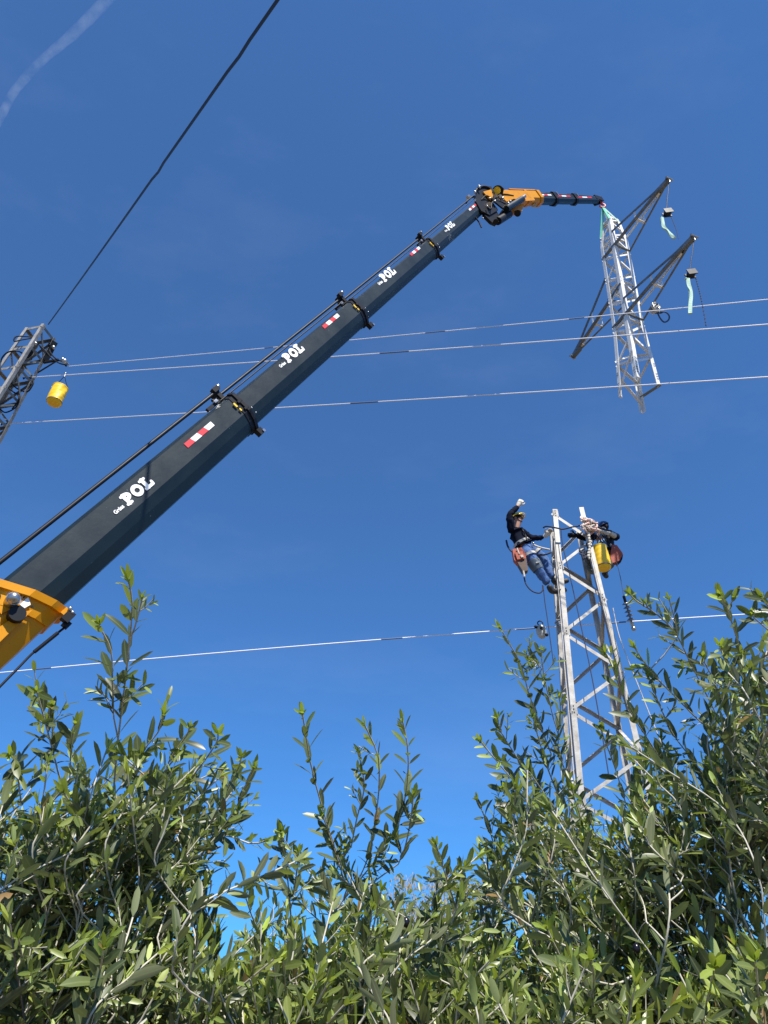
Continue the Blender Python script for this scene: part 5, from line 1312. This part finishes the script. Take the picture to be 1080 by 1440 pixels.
# middle tree
CB = (.02, 2.35, -.05)
cshoots = [
 ([(422, 985), (428, 1020), (436, 1070), (450, 1125), (470, 1190), (490, 1245)], 1.75, 1.95, .050),
 ([(505, 1003), (520, 1035), (532, 1065), (533, 1110), (528, 1150), (520, 1200), (505, 1235)], 1.8, 1.95, .040),
 ([(498, 1040), (508, 1075), (512, 1110), (502, 1150), (494, 1190)], 1.8, 1.9, .036),
 ([(563, 998), (573, 1050), (573, 1100), (560, 1160), (535, 1200), (500, 1245)], 1.75, 1.95, .046),
 ([(583, 1100), (578, 1150), (570, 1190), (560, 1215)], 1.8, 1.9, .045),
 ([(392, 1150), (398, 1190), (405, 1240), (410, 1300)], 1.7, 1.85, .046),
 ([(420, 1178), (418, 1220), (412, 1260)], 1.7, 1.8, .04),
 ([(448, 1130), (460, 1165), (475, 1210), (488, 1250)], 1.85, 1.95, .046),
 ([(608, 1170), (620, 1210), (636, 1260), (650, 1310)], 1.75, 1.9, .046),
 ([(655, 1200), (650, 1240), (660, 1290)], 1.85, 1.95, .04),
 ([(340, 1245), (355, 1290), (372, 1330)], 1.9, 2.0, .045),
 ([(540, 1235), (530, 1280), (515, 1330), (470, 1370), (420, 1400), (380, 1430)], 1.5, 1.7, .048),
 ([(395, 1330), (400, 1370), (405, 1430)], 1.35, 1.45, .05),
 ([(545, 1330), (530, 1370), (505, 1400), (480, 1450)], 1.4, 1.5, .052),
]
climbs = [[CB, (.0, 2.33, .6), (-.03, 2.28, 1.1), (-.06, 2.2, 1.4)],
          [(-.06, 2.2, 1.4), (-.10, 2.05, 1.62), (-.11, 1.95, 1.80)],
          [(-.05, 2.22, 1.3), (.1, 2.1, 1.55), (.18, 1.98, 1.75)],
          [(-.03, 2.28, 1.1), (-.2, 2.1, 1.4), (-.28, 1.95, 1.6)]]
cf = [([(335, 1300), (385, 1245), (410, 1190), (440, 1230), (490, 1225), (530, 1260), (600, 1275), (650, 1250), (700, 1290), (720, 1440), (335, 1440)], 155, 1.5, 2.6, .046),
      ([(300, 1350), (480, 1330), (560, 1340), (720, 1330), (740, 1470), (300, 1470)], 170, 1.3, 2.5, .048)]
ch_ = [(620, 1190, 22, 50), (340, 1230, 40, 60), (392, 1290, 10, 20), (360, 1420, 20, 18), (345, 1335, 10, 15)]
olive_tree(202, CB, 'olive tree in the middle with three slender upright shoots against the sky', cshoots, cf, climbs, ch_, 300, olives=[(571, 1297, 1.6)])

# right tree
RB = (1.35, 2.6, -.05)
rshoots = [
 ([(695, 868), (716, 905), (733, 935), (742, 970), (758, 1015), (775, 1060)], 2.15, 2.35, .050),
 ([(762, 895), (762, 930), (768, 965), (778, 1010)], 2.2, 2.35, .045),
 ([(728, 905), (745, 925), (762, 940)], 2.2, 2.25, .04),
 ([(664, 1028), (690, 1060), (715, 1090), (745, 1125), (780, 1170), (810, 1220)], 2.0, 2.3, .050),
 ([(662, 1108), (680, 1145), (695, 1190), (700, 1240)], 2.0, 2.2, .042),
 ([(695, 990), (705, 1030), (730, 1070), (755, 1110), (775, 1160)], 2.2, 2.4, .045),
 ([(700, 1090), (715, 1120), (738, 1150)], 2.0, 2.2, .046),
 ([(745, 990), (755, 1030), (770, 1080), (790, 1130)], 2.2, 2.4, .045),
 ([(785, 960), (788, 1000), (785, 1050), (800, 1100)], 2.3, 2.4, .045),
 ([(872, 822), (895, 845), (925, 865), (950, 890), (965, 920), (985, 960), (1005, 1000)], 2.0, 2.3, .050),
 ([(937, 828), (943, 850), (950, 875), (953, 895)], 2.05, 2.1, .042),
 ([(900, 835), (912, 855), (925, 865)], 2.05, 2.1, .036),
 ([(1002, 820), (1020, 850), (1034, 890), (1045, 930), (1050, 980), (1060, 1040)], 1.75, 2.1, .050),
 ([(1035, 825), (1028, 850), (1026, 860)], 1.8, 1.85, .045),
 ([(1060, 822), (1075, 845), (1095, 870)], 1.7, 1.8, .045),
 ([(1045, 850), (1062, 870), (1085, 890)], 1.75, 1.85, .045),
 ([(882, 895), (905, 930), (925, 955), (955, 985), (985, 1015), (1010, 1030)], 2.0, 2.3, .048),
 ([(843, 900), (862, 940), (880, 990), (905, 1030), (935, 1075), (970, 1110)], 2.0, 2.3, .050),
 ([(905, 935), (925, 985), (945, 1030), (975, 1070), (1005, 1110)], 2.1, 2.3, .050),
 ([(985, 905), (990, 930), (1005, 960), (1020, 1000)], 1.9, 2.1, .048),
 ([(1005, 890), (1020, 930), (1040, 970)], 1.9, 2.1, .048),
 ([(838, 1005), (850, 1040), (865, 1080), (880, 1130)], 2.1, 2.3, .045),
 ([(925, 1020), (935, 1060), (950, 1100)], 2.2, 2.3, .046),
 ([(800, 1090), (810, 1130), (830, 1190)], 2.1, 2.3, .046),
 ([(1010, 1340), (1000, 1380), (985, 1450)], 1.25, 1.4, .055),
 ([(1060, 1330), (1065, 1380), (1070, 1450)], 1.2, 1.35, .055),
 ([(830, 1330), (835, 1380), (830, 1450)], 1.3, 1.45, .052),
 ([(760, 1290), (800, 1360), (860, 1385), (900, 1370), (940, 1400)], 1.5, 1.7, .050),
]
rlimbs = [[RB, (1.34, 2.58, .6), (1.30, 2.52, 1.1), (1.22, 2.45, 1.5)],
          [(1.22, 2.45, 1.5), (1.05, 2.3, 1.75), (.92, 2.2, 2.0), (.86, 2.1, 2.2)],
          [(1.22, 2.45, 1.5), (1.12, 2.2, 1.9), (1.10, 2.05, 2.3), (1.05, 2.0, 2.5)],
          [(1.25, 2.47, 1.4), (.9, 2.35, 1.7), (.65, 2.25, 1.95), (.55, 2.15, 2.15)],
          [(1.30, 2.52, 1.2), (1.05, 2.1, 1.5), (.8, 1.85, 1.65), (.6, 1.75, 1.72)],
          [P(905, 1420, 1.9), P(945, 1340, 1.9), P(985, 1285, 1.92), P(1010, 1240, 1.95), P(1030, 1190, 2.0), P(1045, 1110, 2.05)]]
rlimbs[5][0] = Vector((1.2, 2.35, 1.45)).lerp(P(905, 1420, 1.9), .5)
rf = [([(670, 1180), (700, 1120), (740, 1080), (775, 1050), (800, 1100), (830, 1110), (850, 1060), (900, 1040), (960, 1080), (1000, 1040), (1080, 1000), (1080, 1440), (670, 1440)], 225, 1.7, 2.8, .049),
      ([(1000, 960), (1080, 880), (1080, 1150), (1000, 1150)], 40, 1.8, 2.4, .05),
      ([(880, 1060), (1080, 1080), (1080, 1220), (880, 1240)], 35, 1.7, 2.2, .05),
      ([(740, 1100), (880, 1180), (900, 1300), (740, 1300)], 30, 2.0, 2.8, .046),
      ([(1080, 850), (1230, 900), (1230, 1500), (1080, 1500)], 80, 1.6, 2.7, .05),
      ([(680, 1330), (1080, 1330), (1080, 1470), (680, 1470)], 180, 1.3, 2.6, .050)]
rh = [(985, 1000, 24, 32), (1062, 1285, 28, 56), (985, 1215, 24, 14), (720, 1190, 8, 12), (785, 1290, 18, 14), (845, 1110, 34, 40), (820, 1060, 22, 40), (955, 1050, 12, 16), (700, 1330, 12, 12), (960, 1330, 14, 12)]
olive_tree(303, RB, 'large dense olive tree on the right covering the foot of the standing pylon', rshoots, rf, rlimbs, rh, 300, olives=[(902, 1253, 1.75), (895, 1334, 1.6)], thick=.06)

# ---------------------------------------------------------------- background tree with hanging dry seed bunches
def seed_tree():
    rg = random.Random(9); base = Vector((.35, 5.6, -.05)); root = thing('seed_tree', base, 'brownish tree with drooping dry seed bunches between the olive trees', 'tree')
    one('trunk', M['bark'], root, lambda mb: mb.tube([base, base + Vector((.03, 0, .9)), base + Vector((-.03, 0, 1.5))], [.07, .055, .04], 10))
    cr_ = base + Vector((0, 0, 1.5)); pods = MB(); tw = MB(); lv = []; ti = []
    for k in range(150):
        x = rg.uniform(545, 705); y = rg.uniform(1222, 1330) if rg.random() < .6 else rg.uniform(1300, 1440); d = rg.uniform(4.5, 5.3)
        y = max(y, 1228 + abs(x - 605) * .35)
        tp = P(x, y, d); md = cr_.lerp(tp, .6) + Vector((0, 0, .06)); ps = bez(cr_ if rg.random() < .3 else cr_.lerp(tp, .4), md, tp, 6); tw.tube(ps, [.004, .004, .003, .003, .002, .002, .0015], 4, caps=False)
        for j in range(22):
            o = tp + Vector((rg.gauss(0, .035), rg.gauss(0, .035), rg.uniform(-.05, .05))); ln = rg.uniform(.022, .040)
            d_ = Vector((rg.gauss(0, .22), rg.gauss(0, .22), -1)).normalized(); s_ = d_.orthogonal().normalized() * .0035; s2 = d_.cross(s_).normalized() * .0015
            m_ = o + d_ * ln * .6; pods.add([o, m_ + s_, m_ + s2, m_ - s_, m_ - s2, o + d_ * ln], [(0, 1, 2), (0, 2, 3), (0, 3, 4), (0, 4, 1), (5, 2, 1), (5, 3, 2), (5, 4, 3), (5, 1, 4)])
        for j in range(6):
            lv.append(leaf_verts(np.array(tp - base) + np.array([rg.gauss(0, .05) for _ in range(3)]), np.array([rg.gauss(0, 1), rg.gauss(0, 1), -.3]), np.array([rg.gauss(0, .4), rg.gauss(0, .4), 1.]), .07, .02, .1)); ti.append((rg.uniform(0, .5), rg.random(), rg.random(), 1))
    tw.build('branch', M['twig'], root, kind='stuff'); pods.build('seed_pods', M['pods'], root, kind='stuff')
    fo = bpy.data.objects.new('foliage', make_leaf_mesh('foliage', lv, ti, M['leaf'])); COL.objects.link(fo); fo.parent = root; fo['kind'] = 'stuff'
seed_tree()
